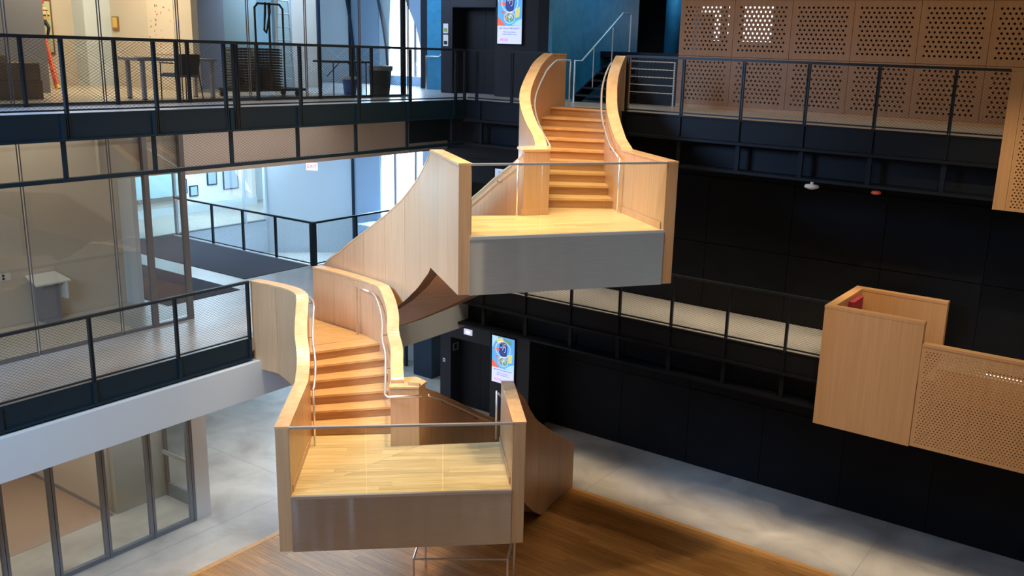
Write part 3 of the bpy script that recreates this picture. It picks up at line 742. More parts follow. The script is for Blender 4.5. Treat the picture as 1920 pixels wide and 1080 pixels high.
# newels
G().prism([(-9.93, 10.19), (-9.60, 10.49), (-9.68, 10.74), (-9.95, 10.80), (-10.2, 10.52)], LZ1-.8, LZ1+.98).build('newel', 'veneer', stair)
G().prism([(-9.94, 10.17), (-9.585, 10.48), (-9.67, 10.76), (-9.95, 10.82), (-10.22, 10.52)], LZ1+.98, LZ1+1.01).build('newel_cap', 'cap', stair)
G().prism([(-8.95, 12.30), (-8.72, 12.70), (-9.02, 13.14), (-9.22, 13.04), (-9.30, 12.62)], LZ2-.8, LZ2+1.05).build('newel', 'veneer', stair)
G().prism([(-8.96, 12.27), (-8.70, 12.70), (-9.02, 13.16), (-9.23, 13.06), (-9.32, 12.60)], LZ2+1.05, LZ2+1.085).build('newel_cap', 'cap', stair)
# skirting boards on the landings
def skirt(a, b, z, side, h=.11): G().obox(a, b, .012, z, z+h, off=side*.008).build('skirting', 'veneer', stair)
skirt((-6.7, 12.87), (-7.99, 13.81), LZ2, 1); skirt((-7.6, 10.29), (-8.63, 11.38), LZ1, 1)
skirt((-9.9, 8.16), (-10.95, 9.39), LZ1, -1)
G().prism([(-8.965, 12.275), (-8.71, 12.69), (-8.73, 12.71), (-8.985, 12.295)], LZ2, LZ2+.11).build('skirting', 'veneer', stair)
# handrails
def postrail(x, y, z0, z1, r=.017): G().tube([(x, y, z0), (x, y, z1)], r, 8).build('handrail_post', 'inox', stair, smooth=True)
LA = length(A); sA = math.dist((-9.80, 8.05), (-11.0, 9.45))/LA
rail_along(A, -.09, .13, sA-.02, .78); q = lerp(offs(A, -.09), length(offs(A, -.09))*(sA-.02)); postrail(q[0], q[1], LZ1, q[2]-.13)
LB = length(B)
pb = lerp(offs(B, .09), .02); pe = lerp(offs(B, .09), length(offs(B, .09))*.66)
rail_along(B, .09, .13, .06, .56, ext=([(-9.50, 10.45, 4.02), (-9.88, 10.08, 4.02), (-9.96, 10.1, 4.03)], None))
Q = offs(B, .09); LQ = length(Q); a = lerp(Q, LQ*.56); b = lerp(Q, LQ*.66)
G().tube([(a[0], a[1], a[2]-.13), (b[0], b[1], Z2+.93), (b[0], b[1], Z2)], .019, 10).build('handrail', 'inox', stair, smooth=True)
rail_along(F, -.09, .13, .02, .86)
Q = offs(F, -.09); a = lerp(Q, length(Q)*.86); postrail(-10.84, 16.42, Z3, Z3+.92)
G().tube([(a[0], a[1], a[2]-.13), (-10.84, 16.42, Z3+.92)], .019, 10).build('handrail', 'inox', stair, smooth=True)
LG = length(Gp); sG = math.dist((-6.62, 12.82), (-8.02, 13.84))/LG
rail_along(Gp, .09, .13, sG-.02, .93); q = lerp(offs(Gp, .09), length(offs(Gp, .09))*(sG-.03)); postrail(q[0], q[1], LZ2, q[2]-.13)
rail_along(H, .09, .13, .02, .98); q = lerp(offs(H, .09), .05); postrail(q[0]+.02, q[1]-.03, LZ2, q[2]-.12)
rail_along(C, -.09, .13, .36, .98, brackets=True)
rail_along(D, -.09, .13, .03, .97)
rail_along(E1, .09, .13, .29, .97); q = lerp(offs(E1, .09), length(offs(E1, .09))*.27); postrail(q[0], q[1], LZ1, q[2]-.13)

# cane rail under the lower landing
t = thing('floor_guard_rail', (-9.3, 11.2, 0), 'thin stainless floor rail standing on the stage boards below the lower landing', 'rail')
c = [(-9.89, 10.66), (-8.60, 11.62), (-9.1, 12.5), (-10.6, 11.75)]
G().tube([(*c[3], .9), (*c[0], .9)], .02, 8).build('top_rail', 'inox', t); G().tube([(*c[0], .9), (*c[1], .9)], .02, 8).build('top_rail', 'inox', t)
G().tube([(*c[1], .9), (*c[2], .9)], .02, 8).build('top_rail', 'inox', t)
for p in c: G().tube([(*p, 0), (*p, .9)], .018, 8).build('post', 'inox', t)

# ------------------------------------------------------------------ perforated panels and pods
def perf(name, x0, x1, z0, z1, y, th, pit, r, m, parent=None, margin=.08, kind=None, rf=.88):
    """board in the XZ plane (front at y) with staggered round holes through it"""
    W = x1-x0; Hh = z1-z0; nx = int((W-2*margin)/pit); rowh = pit*rf; nz = int((Hh-2*margin)/rowh)
    mx = (W-nx*pit)/2; mz = (Hh-nz*rowh)/2
    v = []; f = []
    def quad(a, b, c_, d_, yy):
        n = len(v); v.extend([(a, yy, c_), (b, yy, c_), (b, yy, d_), (a, yy, d_)]); f.append((n, n+1, n+2, n+3))
    for yy in (y, y+th):
        quad(x0, x1, z0, z0+mz, yy); quad(x0, x1, z1-mz, z1, yy)
    # outer edges
    n = len(v); v.extend([(x0, y, z0), (x1, y, z0), (x1, y, z1), (x0, y, z1), (x0, y+th, z0), (x1, y+th, z0), (x1, y+th, z1), (x0, y+th, z1)])
    f += [(n, n+1, n+5, n+4), (n+1, n+2, n+6, n+5), (n+2, n+3, n+7, n+6), (n+3, n, n+4, n+7)]
    for j in range(nz):
        za = z0+mz+j*rowh; zb = za+rowh; o = pit/2 if j % 2 else 0
        cells = nx if not o else nx-1; cx0 = x0+mx+o
        for yy in (y, y+th):
            quad(x0, cx0, za, zb, yy); quad(cx0+cells*pit, x1, za, zb, yy)
        for i in range(cells):
            xa = cx0+i*pit; cx = xa+pit/2; cz = (za+zb)/2
            rim = [(xa, za), (cx, za), (xa+pit, za), (xa+pit, cz), (xa+pit, zb), (cx, zb), (xa, zb), (xa, cz)]
            hole = [(cx+r*math.cos(-.75*PI+k*PI/4), cz+r*math.sin(-.75*PI+k*PI/4)) for k in range(8)]
            n = len(v)
            for yy in (y, y+th):
                v.extend([(q[0], yy, q[1]) for q in rim]); v.extend([(q[0], yy, q[1]) for q in hole])
            for k in range(8):
                k2 = (k+1) % 8
                f.append((n+k, n+k2, n+8+k2, n+8+k)); f.append((n+16+k, n+24+k, n+24+k2, n+16+k2))
                f.append((n+8+k, n+8+k2, n+24+k2, n+24+k))
    me = bpy.data.meshes.new(name); me.from_pydata(v, [], f); me.update(); me.materials.append(M[m])
    o = bpy.data.objects.new(name, me); COL.objects.link(o)
    if parent is not None: o.parent = parent; o.matrix_parent_inverse = wmat(parent).inverted()
    if kind: o['kind'] = kind
    return o
YP = 18.9
pwall = thing('wall_perforated', (-6, YP, Z3), '', '', kind='structure')
xs = [-9.66+1.255*i for i in range(8)]
for i in range(7):
    a, b = xs[i]+.004, xs[i+1]-.004
    perf('perforated_panel', a, b, 9.40, 10.55, YP, .02, .098, .0235, 'perfwood', pwall, .06)
    perf('perforated_panel', a, b, Z3+.075, 9.392, YP, .02, .098, .0235, 'perfwood', pwall, .06)
box('panel_backing', xs[0], xs[7], YP+.06, YP+.09, Z3, 9.42, M['perfback'], pwall)
box('plinth', xs[0], xs[7], YP+.004, YP+.03, Z3, Z3+.073, M['podwood'], pwall)
box('top_cap', xs[0], xs[7], YP-.01, YP+.05, 10.552, 10.58, M['podwood'], pwall)
# raised platform behind
struct('floor', -10.68, 6, 18.995, 26, 9.30, 9.43, 'black')
struct('wall_platform', -10.66, xs[0], 18.93, 18.99, Z3, 9.43, 'black')
struct('floor', -12.4, -10.68, 20.1, 26, 9.30, 9.43, 'black')
# windows far behind the perforated wall
for i, (x, z, w_, h_) in enumerate(((-9.15, 10.15, .34, 1.2), (-11.6, 10.8, 1.35, .25), (-10.55, 10.25, .22, 1.0))):
    pass
t = thing('window_4', (-8.8, 25.9, 10), '', '', kind='structure')
for (x0, x1, z0, z1) in ((-11.22, -10.38, 9.84, 11.1), (-11.7, -11.6, 9.95, 11.1), (-12.12, -11.95, 9.84, 10.6), (-12.6, -11.95, 10.62, 10.8)):
    box('pane', x0, x1, 25.9, 25.95, z0, z1, M['winlight'], t)

# opera box pod on the middle gallery
pod = thing('balcony_box', (-4.0, 16.6, 3.05), 'pale wood veneered balcony box projecting from the right middle gallery, open at its right side', 'balcony box')
px0, px1, py0, py1, pz0, pz1 = -4.88, -3.20, 15.75, 17.62, 3.05, 5.25
T = .15
box('front_panel', px0, px1, py0, py0+T, pz0, pz1-.05, M['podwood'], pod)
box('side_panel', px0, px0+T, py0+T+.002, py1-T-.002, pz0, pz1-.05, M['podwood'], pod)
box('back_panel', px0, px1, py1-T, py1, Z2+.15, pz1-.05, M['podwood'], pod)
box('deck', px0+T, px1, py0+T+.002, py1-T-.002, Z2-.2, Z2+.14, M['black'], pod)
g = G(); g.box(px0-.004, px1+.004, py0-.004, py0+T+.004, pz1-.048, pz1); g.box(px0-.004, px0+T+.004, py0+T+.004, py1-T-.004, pz1-.048, pz1)
g.box(px0-.004, px1+.004, py1-T-.004, py1+.004, pz1-.048, pz1)
g.build('cap_rail', 'podwood', pod)
# red seat in the box
st_ = thing('box_seat', (-4.35, 17.0, Z2+.14), 'dark red upholstered seat just visible inside the wood balcony box', 'seat')
G().box(-4.70, -4.25, 16.62, 17.12, Z2+.50, Z2+.60).build('seat_cushion', 'red', st_)
G().box(-4.72, -4.62, 16.60, 17.16, Z2+.60, Z2+1.02).build('backrest', 'red', st_)
for dx in (-4.68, -4.29):
    for dy in (16.65, 17.08): G().tube([(dx, dy, Z2+.14), (dx, dy, Z2+.5)], .012, 6).build('leg', 'railsteel', st_)
pf = thing('perforated_balcony_front', (-1.2, 15.78, 3.07), 'perforated wood balcony front running right from the wood balcony box', 'balcony front')
perf('perforated_panel', -3.185, -.9, 3.07, 4.84, 15.75, .03, .056, .0125, 'podwood', pf, .05, rf=.8)
box('front_panel', -.897, .6, 15.75, 15.78, 3.07, 4.84, M['podwood'], pf)
box('cap_rail', -3.185, .6, 15.74, 15.9, 4.842, 4.89, M['podwood'], pf)
box('backing_board', -2.95, .6, 15.95, 15.97, 3.9, 4.45, M['podwood'], pf)
t = thing('linear_lamp', (-1.6, 16.02, 4.52), 'thin bright line lamp seen through the holes of the perforated balcony front', 'lamp')
box('tube', -2.2, .4, 16.0, 16.03, 4.50, 4.52, mat('lamp_glow', (1, 1, 1), .5, emis=(1, .9, .75), es=4), t); box('housing', -2.2, .4, 16.0, 16.03, 4.525, 4.56, M['black'], t)
up = thing('perforated_upper_box', (-1, 15.9, 7.25), 'perforated wood upper balcony box cut off by the right frame edge', 'balcony box')
box('edge_panel', -2.44, -2.26, 15.75, 16.10, 7.24, 9.34, M['podwood'], up)
perf('perforated_panel', -2.255, -1.1, 7.24, 9.34, 15.75, .03, .056, .0135, 'podwood', up, .03, rf=.8)
box('cap_rail', -2.45, -.3, 15.74, 16.11, 9.342, 9.38, M['podwood'], up)
box('panel_backing', -2.255, -.3, 15.95, 15.99, 7.24, 9.34, M['perfback'], up)

# short stair up to the platform beside the blue wall
t = thing('short_staircase', (-11.3, 19, Z3), 'short dark open tread stair rising beside the blue wall behind the upper flight', 'staircase')
for k in range(6):
    box('tread', -11.8, -10.72, 18.1+k*.29, 18.1+k*.29+.31, Z3+(k+1)*.161-.035, Z3+(k+1)*.161, M['slate'], t)
for x in (-11.84, -10.72): G().add([(x, 18.05, Z3), (x, 18.05, Z3+.12), (x, 20.05, 9.4), (x, 20.05, 9.1), (x, 18.4, Z3), (x+.04, 18.05, Z3), (x+.04, 18.05, Z3+.12), (x+.04, 20.05, 9.4), (x+.04, 20.05, 9.1), (x+.04, 18.4, Z3)],
    [(0, 1, 2, 3, 4), (9, 8, 7, 6, 5), (0, 5, 6, 1), (1, 6, 7, 2), (2, 7, 8, 3), (3, 8, 9, 4), (4, 9, 5, 0)]).build('stringer', 'black', t)
hr = [(-11.62, 17.78, Z3), (-11.62, 17.78, Z3+.9), (-11.62, 18.06, Z3+.9), (-11.62, 19.75, 9.43+.88), (-11.62, 20.15, 9.43+.88), (-11.62, 20.15, 9.43)]
G().tube(hr, .022, 8).build('handrail', 'inox', t)
for y_, z0 in ((18.55, Z3+.3), (19.35, Z3+.75)): G().tube([(-11.62, y_, z0), (-11.62, y_, Z3+.9+(y_-18.06)*.592)], .014, 6).build('handrail_post', 'inox', t)
struct('wall_blue', -12.5, -12.4, 18.0, 21.9, Z3, 14.2, 'tealwall')
t = thing('bar_railing', (-10.1, 18.5, Z3), 'low stainless railing with five horizontal bars beside the perforated wall', 'railing')
for k in range(5): G().tube([(-10.64, 18.5, Z3+.28+k*.165), (-9.52, 18.5, Z3+.28+k*.165)], .011, 6).build('bar', 'inox', t)
for x in (-10.64, -9.52): G().tube([(x, 18.5, Z3), (x, 18.5, Z3+.95)], .02, 8).build('post', 'inox', t)
o = G().lathe([(.22, 0), (.22, 2.2)], (-11.0, 21.2, 9.43), 20).build('blue_cylinder', 'tealwall', smooth=True); tag(o, 'blue lit round drum standing on the platform right of the blue wall', 'drum')
t = thing('pale_post', (-11.05, 22.6, 9.43), 'slim pale blue square post on the platform left of the perforated wall', 'post')
box('shaft', -11.12, -10.98, 22.5, 22.64, 9.43, 14.2, M['bluewall'], t); box('base', -11.15, -10.95, 22.47, 22.67, 9.431, 9.6, M['coolwhite'], t)

# ------------------------------------------------------------------ glazed fronts on the left
def storefront(n, x, ys_, z0, z1, mw=.06, m='alu', glass='shopglass', double=True, base=.06, dep=.05, lw=None):
    t = thing('window_'+str(n), (x, (ys_[0]+ys_[-1])/2, z0), '', '', kind='structure')
    for i, y_ in enumerate(ys_):
        g = G()
        if double: q_ = mw/2-lw if lw else .006; g.box(x-dep, x+dep, y_-mw/2, y_-q_, z0, z1); g.box(x-dep, x+dep, y_+q_, y_+mw/2, z0, z1)
        else: g.box(x-.05, x+.05, y_-mw/2, y_+mw/2, z0, z1)
        g.build('mullion', m, t)
    for a, b in zip(ys_, ys_[1:]):
        box('sill_rail', x-.045, x+.045, a+mw/2, b-mw/2, z0, z0+base, M[m], t)
        box('head_rail', x-.045, x+.045, a+mw/2, b-mw/2, z1-.05, z1, M[m], t)
        box('pane', x-.006, x+.006, a+mw/2, b-mw/2, z0+base, z1-.05, M[glass], t)
    return t
# ground floor shop front
storefront(5, -15.42, [4.9, 5.8, 6.65, 7.50, 8.42, 9.33, 10.2], 0, 3.05, .11, 'alu', base=.09)
struct('wall_pillar', -15.62, -15.36, 10.26, 10.58, 0, 3.05, 'white')
# rooms behind it
struct('wall_shop', -17.0, -16.83, 9.45, 10.6, 0, 3.05, 'greige')
struct('wall_shop', -21.0, -17.002, 9.35, 9.45, 0, 3.05, 'beige')
struct('wall_shop', -21.0, -20.9, 3.0, 9.35, 0, 3.05, 'beige')
for x in (-20.1, -19.0, -17.9): box('skirting', x, x+1.05, 9.33, 9.349, 0, .08, M['taupe'], bpy.data.objects['wall_shop.001'])
struct('floor', -20.9, -16.85, 3.0, 9.33, 0, .004, mat('shop_floor', (.40, .29, .22), .5))
dr = thing('door_4', (-16.2, 10.56, 0), '', '', kind='structure')
for a in ((-16.82, -16.74), (-15.72, -15.64)): box('stile', a[0], a[1], 10.54, 10.60, 0, 3.04, M['greyalu'], dr)
box('bottom_rail', -16.74, -15.72, 10.545, 10.595, 0, .30, M['alu'], dr); box('top_rail', -16.74, -15.72, 10.545, 10.595, 2.95, 3.04, M['alu'], dr)
box('pane', -16.74, -15.72, 10.565, 10.575, .30, 2.95, M['shopglass'], dr)
pb_ = box('push_bar', -16.7, -15.8, 10.44, 10.48, 1.02, 1.10, M['inox'], dr); 
# exit sign and socket plate on the shop wall
t = thing('exit_sign_shop', (-16.82, 9.95, 2.0), 'small pale exit sign on the white wall inside the ground floor glass room', 'sign')
box('plate', -16.829, -16.80, 9.82, 10.12, 1.93, 2.08, M['white'], t); text('lettering', 'EXIT', .11, atE(-16.798, 9.99, 2.0), mat('dull_red', (.55, .2, .18), .6), t)
box('lamp', -16.80, -16.78, 9.82, 9.87, 1.95, 2.0, M['black'], t)
t = thing('socket_plate', (-16.82, 10.1, .9), 'small black outlet plate low on the white wall inside the ground floor glass room', 'outlet')
box('plate', -16.829, -16.822, 10.08, 10.2, .80, .95, M['white'], t); box('socket', -16.822, -16.815, 10.09, 10.15, .81, .85, M['black'], t)
for k in range(3): box('screw_cap', -16.822, -16.815, 10.09+k*.035, 10.108+k*.035, .91, .925, M['black'], t)

# middle floor glazed room
sf = storefront(6, -15.5, [4.6, 6.1, 7.61, 9.11], Z2, 7.92, .05, 'greyalu', 'shopglass', True, .05, .012, .01)
t = thing('window_7', (-15.5, 9.9, Z2), '', '', kind='structure')
box('pane', -15.506, -15.494, 9.13, 9.73, Z2+.05, 7.92, M['shopglass'], t)
for y_ in (9.76, 10.50): box('stile', -15.55, -15.45, y_-.045, y_+.045, Z2, 7.92, M['greyalu'], t)
box('pane', -15.506, -15.494, 9.81, 10.45, Z2+.1, 7.9, M['shopglass'], t)
box('sill_rail', -15.53, -15.47, 9.13, 10.45, Z2, Z2+.05, M['greyalu'], t)
struct('wall_studio', -17.55, -17.45, 3, 10.4, Z2, 7.95, 'beige')
struct('wall_studio', -17.55, -17.0, 10.4, 10.5, Z2, 7.95, 'coolwhite')
struct('trim_9', -17.44, -15.6, 3, 9.44, Z2+.001, Z2+.006, 'beige')
t = thing('wall_desk', (-17.2, 8.75, Z2), 'small white folding wall desk inside the middle floor glass room', 'desk')
G().add([(-17.44, 8.45, 5.02), (-17.44, 9.0, 5.02), (-16.98, 9.05, 4.92), (-16.98, 8.4, 4.92), (-17.44, 8.45, 5.05), (-17.44, 9.0, 5.05), (-16.98, 9.05, 4.95), (-16.98, 8.4, 4.95)],
    [(0, 1, 2, 3), (7, 6, 5, 4), (0, 4, 5, 1), (1, 5, 6, 2), (2, 6, 7, 3), (3, 7, 4, 0)]).build('desk_top', 'white', t)
box('pedestal', -17.40, -17.15, 8.6, 8.9, Z2+.006, 4.93, M['taupe'], t); box('side_bracket', -17.2, -17.0, 8.95, 8.99, 4.6, 4.92, M['white'], t)
t = thing('socket_plate', (-17.44, 8.15, Z2+.9), 'small black and white outlet plate on the beige wall of the middle glass room', 'outlet')
box('plate', -17.449, -17.44, 8.02, 8.2, 5.02, 5.16, M['white'], t); box('socket', -17.44, -17.43, 8.05, 8.09, 5.04, 5.08, M['black'], t); box('socket', -17.44, -17.43, 8.05, 8.09, 5.10, 5.14, M['black'], t)
# carpets
for i, (a, lab) in enumerate((((-22.7, -17.3, 13.15, 15.0), 'large dark walk-off carpet beside the mesh railing on the middle floor'), ((-22.0, -16.6, 10.75, 12.48), 'dark walk-off carpet strip nearest the glass room on the middle floor'))):
    o = box('entrance_carpet', a[0], a[1], a[2], a[3], Z2+.0005, Z2+.012, M['carpet']); tag(o, lab, 'carpet')
# far room behind the void (white store room front)
t = thing('window_8', (-22.8, 17, Z2), '', '', kind='structure')
for y_ in (13.4, 15.2, 17.45, 18.2): box('mullion', -22.85, -22.75, y_-.03, y_+.03, Z2, 7.28, M['coolwhite'], t)
for a_, b_ in ((13.43, 15.17), (15.23, 17.42), (17.48, 18.17)): box('pane', -22.806, -22.794, a_, b_, Z2+.04, 7.28, M['glass'], t)
box('sill_rail', -22.84, -22.76, 13.43, 18.17, Z2, Z2+.04, M['alu'], t)
struct('wall_store', -25.6, -25.5, 12, 20, Z2, 7.28, 'white')
box('skirting', -25.499, -25.45, 12, 20, Z2, Z2+.25, M['coolwhite'], bpy.data.objects['wall_store'])
for i, (y0, y1, z0, z1, lab) in enumerate(((18.15, 18.5, 4.93, 6.8, 'narrow blue notice board on the far white room wall'), (18.74, 19.30, 4.73, 6.8, 'wide blue board with black edge on the far white room wall'), (17.50, 17.80, 4.64, 4.97, 'small dark screen on the far white room wall'), (17.18, 17.42, 4.76, 5.2, 'dark narrow board left of the small screen in the far white room'))):
    t = thing('wall_board', (-25.45, (y0+y1)/2, z0), lab, 'board')
    box('frame', -25.5, -25.46, y0, y1, z0, z1, M['navy'], t); box('panel', -25.459, -25.45, y0+.03, y1-.04, z0+.03, z1-.03, M['bluewall'], t)
t = thing('cyan_panel', (-25.45, 16.4, 4.6), 'large pale cyan panel on the far wall seen through the glass door', 'panel')
box('board', -25.48, -25.45, 15.7, 17.1, 4.72, 6.85, M['cyanwall'], t); box('ledge', -25.48, -25.36, 15.7, 17.1, 4.60, 4.71, M['greyalu'], t)
for k in range(12):
    y_ = 17.55+(k % 4)*.17; z_ = 5.25+(k//4)*.2
    if k == 0: t = thing('notice_sheets', (-25.48, 17.8, 5.2), 'grid of pale paper notices on the far white room wall', 'notices')
    box('sheet', -25.499, -25.49, y_, y_+.11, z_, z_+.14, M['coolwhite'], t)
# EXIT wall (diagonal) and blue return
struct_w = G().prism([(-22.85, 18.2), (-20.96, 20.05), (-21.05, 20.2), (-23.0, 18.3)], 0, 12.5).build('wall_exit', 'coolwhite', kind='structure')
G().prism([(-20.96, 20.05), (-19.85, 20.05), (-19.87, 20.09), (-21.05, 20.09)], 0, 12.5).build('wall_bay', 'bluewall', kind='structure')
box('trim_10', -20.99, -20.93, 19.98, 20.04, 0, 12.5, M['navy'], kind='structure')
struct('wall_void', -22.82, -22.785, 15.0, 18.22, 0, Z2-.001, 'coolwhite')
t = thing('exit_sign', (-21.4, 18.9, 6.2), 'red lit exit sign hung in front of the pale blue middle floor wall', 'exit sign')
ex = Vector((-21.15, 18.6, 5.90)); dd = Vector((.92, .39, 0)).normalized(); nn = Vector((.39, -.92, 0)).normalized()
R = Matrix((dd, Vector((0, 0, 1)), nn)).transposed().to_4x4()
def orient(c, Rm): return Matrix.Translation(c) @ Rm
v = [ex+dd*a+Vector((0, 0, 1))*b+nn*c for c in (0, .04) for a, b in ((-.17, -.11), (.17, -.11), (.17, .11), (-.17, .11))]
meshobj('face', v, [(0, 1, 2, 3), (4, 5, 6, 7), (0, 1, 5, 4), (1, 2, 6, 5), (2, 3, 7, 6), (3, 0, 4, 7)], mat('exit_face', (.95, .8, .85), .5, emis=(1, .72, .78), es=.9), t)
text('lettering', '-EXIT', .15, orient(ex+nn*.045, R), mat('exit_red', (.9, .03, .05), .5, emis=(1, .05, .08), es=.8), t)
G().tube([ex+Vector((0, 0, .11)), ex+Vector((0, 0, 1.01))], .012, 6).build('hanger', 'alu', t)

# ---- arched window wall (Y = 20.1) over two storeys
def archwall():
    t = thing('wall_arch', (-18.9, 20.1, Z2), '', '', kind='structure')
    R_ = [(-18.22, Z2-.2), (-18.22, 5.8), (-18.20, 7.2), (-18.20, 8.33), (-18.26, 9.27), (-18.44, 9.9), (-18.83, 10.6), (-19.2, 11.2)]
    L_ = [(-19.88, Z2-.2), (-19.86, 5.8), (-19.80, 7.2), (-19.62, 8.33), (-19.50, 9.27), (-19.47, 9.9), (-19.42, 10.6), (-19.3, 11.2)]
    for side, (P_, xo) in enumerate(((R_, -15.7), (L_, -19.9))):
        if side == 1:
            continue
        v = []; n = len(P_)
        for yy in (20.1, 20.16):
            v += [(p[0], yy, p[1]) for p in P_]+[(xo, yy, p[1]) for p in P_]
        f = []
        for k in range(n-1):
            f += [(k, k+1, n+k+1, n+k), (2*n+k, 3*n+k, 3*n+k+1, 2*n+k+1), (k, 2*n+k, 2*n+k+1, k+1), (n+k, n+k+1, 3*n+k+1, 3*n+k)]
        f += [(0, n, 3*n, 2*n), (n-1, 3*n-1, 4*n-1, 2*n-1)]
        meshobj('arch_wall', v, f, 'bluewall', t)
    v = []; n = len(L_)
    for yy in (20.1, 20.16): v += [(p[0], yy, p[1]) for p in L_]+[(-20.5, yy, p[1]) for p in L_]
    f = []
    for k in range(n-1): f += [(k, k+1, n+k+1, n+k), (2*n+k, 3*n+k, 3*n+k+1, 2*n+k+1), (k, 2*n+k, 2*n+k+1, k+1), (n+k, n+k+1, 3*n+k+1, 3*n+k)]
    f += [(0, n, 3*n, 2*n), (n-1, 3*n-1, 4*n-1, 2*n-1)]
    meshobj('arch_wall', v, f, 'coolwhite', t)
    box('arch_wall', -20.5, -15.7, 20.1, 20.3, 11.2, 14.2, M['bluewall'], t)
    box('arch_wall', -22.5, -15.7, 20.3, 20.6, -.0, Z2-.2, M['coolwhite'], t)
    # daylit glazing
    w_ = thing('window_9', (-19, 20.75, Z2), '', '', kind='structure')
    box('pane', -20.4, -17.6, 20.22, 20.25, Z2-.2, 11.4, M['winlight'], w_)
    for x in (-18.55, ): box('mullion', x-.035, x+.035, 20.165, 20.215, Z2-.2, 11.4, M['alu'], w_)
    box('mullion', -19.4, -19.33, 20.165, 20.215, Z2-.2, 8.0, M['alu'], w_)
    box('sill', -20.0, -18.1, 20.0, 20.1, Z3, Z3+.26, M['bluewall'], w_)
archwall()
struct('wall_reveal', -17.46, -15.8, 19.2, 19.4, Z3, 12.5, 'slate')
struct('wall_blue', -17.05, -16.5, 19.0, 19.15, Z3, 12.5, 'tealwall')
struct('wall_reveal', -16.499, -15.68, 18.95, 19.1, Z3, 12.5, 'slate')
struct('wall_column', -14.84, -14.76, 15.66, 15.75, Z3, 11.9, 'black')
struct('wall_bench', -20.0, -17.3, 19.2, 20.05, Z2-.3, Z2+.12, 'bluewall')
# curved rib lines of the vaulted wall behind the top gallery
t = thing('wall_rib', (-18.8, 17.5, Z3), '', '', kind='structure')
for pts in ([(-20.98, 19.93, 10.62), (-20.85, 19.93, 10.03), (-20.74, 19.93, 9.28), (-20.66, 19.93, 8.3)], [(-19.72, 19.93, 10.62), (-19.56, 19.93, 10.04), (-19.41, 19.93, 9.24), (-19.35, 19.93, 8.3)]):
    x0, z0 = pts[0][0], pts[0][2]
    G().tube([(x0-.35, 19.93, 11.8)]+pts, .04, 6).build('rib', 'navy', t)

# ------------------------------------------------------------------ top floor lounge (behind the left gallery)
GX = -14.8
sf3 = storefront(10, GX, [4.3, 5.78, 7.27, 8.73, 10.14, 11.59, 12.95, 14.4, 15.86], Z3, 11.9, .05, 'greyalu', 'glass', True, .045, .012, .009)
struct('wall_lounge', -20.3, -17.4, 12.25, 12.4, Z3, 11.9, 'beige')
struct('wall_lounge', -20.75, -20.3, 11.65, 12.4, Z3, 11.9, 'coolwhite')
struct('wall_lounge', -20.95, -20.75, 8.0, 11.65, Z3, 11.9, 'beige')
struct('wall_lounge', -18.6, -18.5, 13.1, 13.85, Z3, 11.9, 'taupe')
struct('wall_lounge', -18.6, -18.5, 13.85, 14.75, Z3, 11.9, 'greenwall')
struct('wall_lounge', -18.6, -18.5, 15.35, 15.78, Z3, 11.9, 'greenwall')
struct('wall_lounge', -18.6, -18.5, 15.78, 16.55, Z3, 11.9, 'beige')
struct('wall_lounge', -20.2, -20.1, 14.0, 16.5, Z3, 11.9, 'cyanwall')
struct('trim_13', -18.52, -18.44, 16.55, 16.63, Z3, 11.9, 'navy')
struct('wall_lounge', -18.2, -18.05, 5.0, 9.58, Z3, 11.9, 'taupe')
struct('wall_lounge', -24, -23.9, 5, 12, Z3, 11.9, 'beige')
# framed pictures
o = thing('small_painting', (-19.0, 12.24, 9.5), 'small framed yellow and brown painting on the lit beige wall', 'painting')
box('frame', -20.21, -19.98, 12.22, 12.249, 9.50, 9.80, mat('brown_frame', (.25, .14, .06), .5), o)
box('canvas', -20.18, -20.01, 12.214, 12.219, 9.57, 9.78, mat('ochre', (.75, .48, .12), .6), o); box('canvas', -20.18, -20.01, 12.213, 12.219, 9.52, 9.57, mat('umber', (.35, .14, .05), .6), o)
o = thing('large_drawing', (-18.45, 12.24, 9.1), 'large unframed cream sheet with scattered small red and dark marks, left of the dark column', 'drawing')
box('sheet', -18.9, -17.98, 12.235, 12.249, 9.05, 10.16, mat('cream_paper', (.68, .58, .47), .7), o)
rr = random.Random(4); mk = [mat('mark_red', (.65, .12, .05), .6), mat('mark_dark', (.12, .12, .12), .6), mat('mark_tan', (.55, .35, .2), .6)]
for k in range(24):
    x = -18.84+rr.random()*.8; z = 9.1+rr.random()*1.0; a = rr.random()*3; l = .02+.03*rr.random()
    G().tube([(x, 12.232, z), (x+l*.5*math.cos(a)+.01, 12.232, z+l*.5*math.sin(a)), (x+l*math.cos(a), 12.232, z+l*math.sin(a))], .007+.006*rr.random(), 4).build('mark', mk[k % 3], o)
# brown counter on the left
o = thing('cardboard_counter', (-16.9, 8.0, Z3), 'plain brown counter block with a tan lid behind the glass, at the left edge', 'counter')
box('body', -17.25, -16.35, 6.9, 8.55, Z3, 8.62, mat('brown_board', (.22, .13, .075), .7), o); box('body_upper', -17.25, -16.35, 6.9, 8.53, 8.625, 8.90, mat('brown_board2', (.24, .145, .085), .7), o)
box('lid', -17.1, -16.5, 6.9, 8.1, 8.902, 9.02, mat('tan_lid', (.42, .28, .15), .7), o)
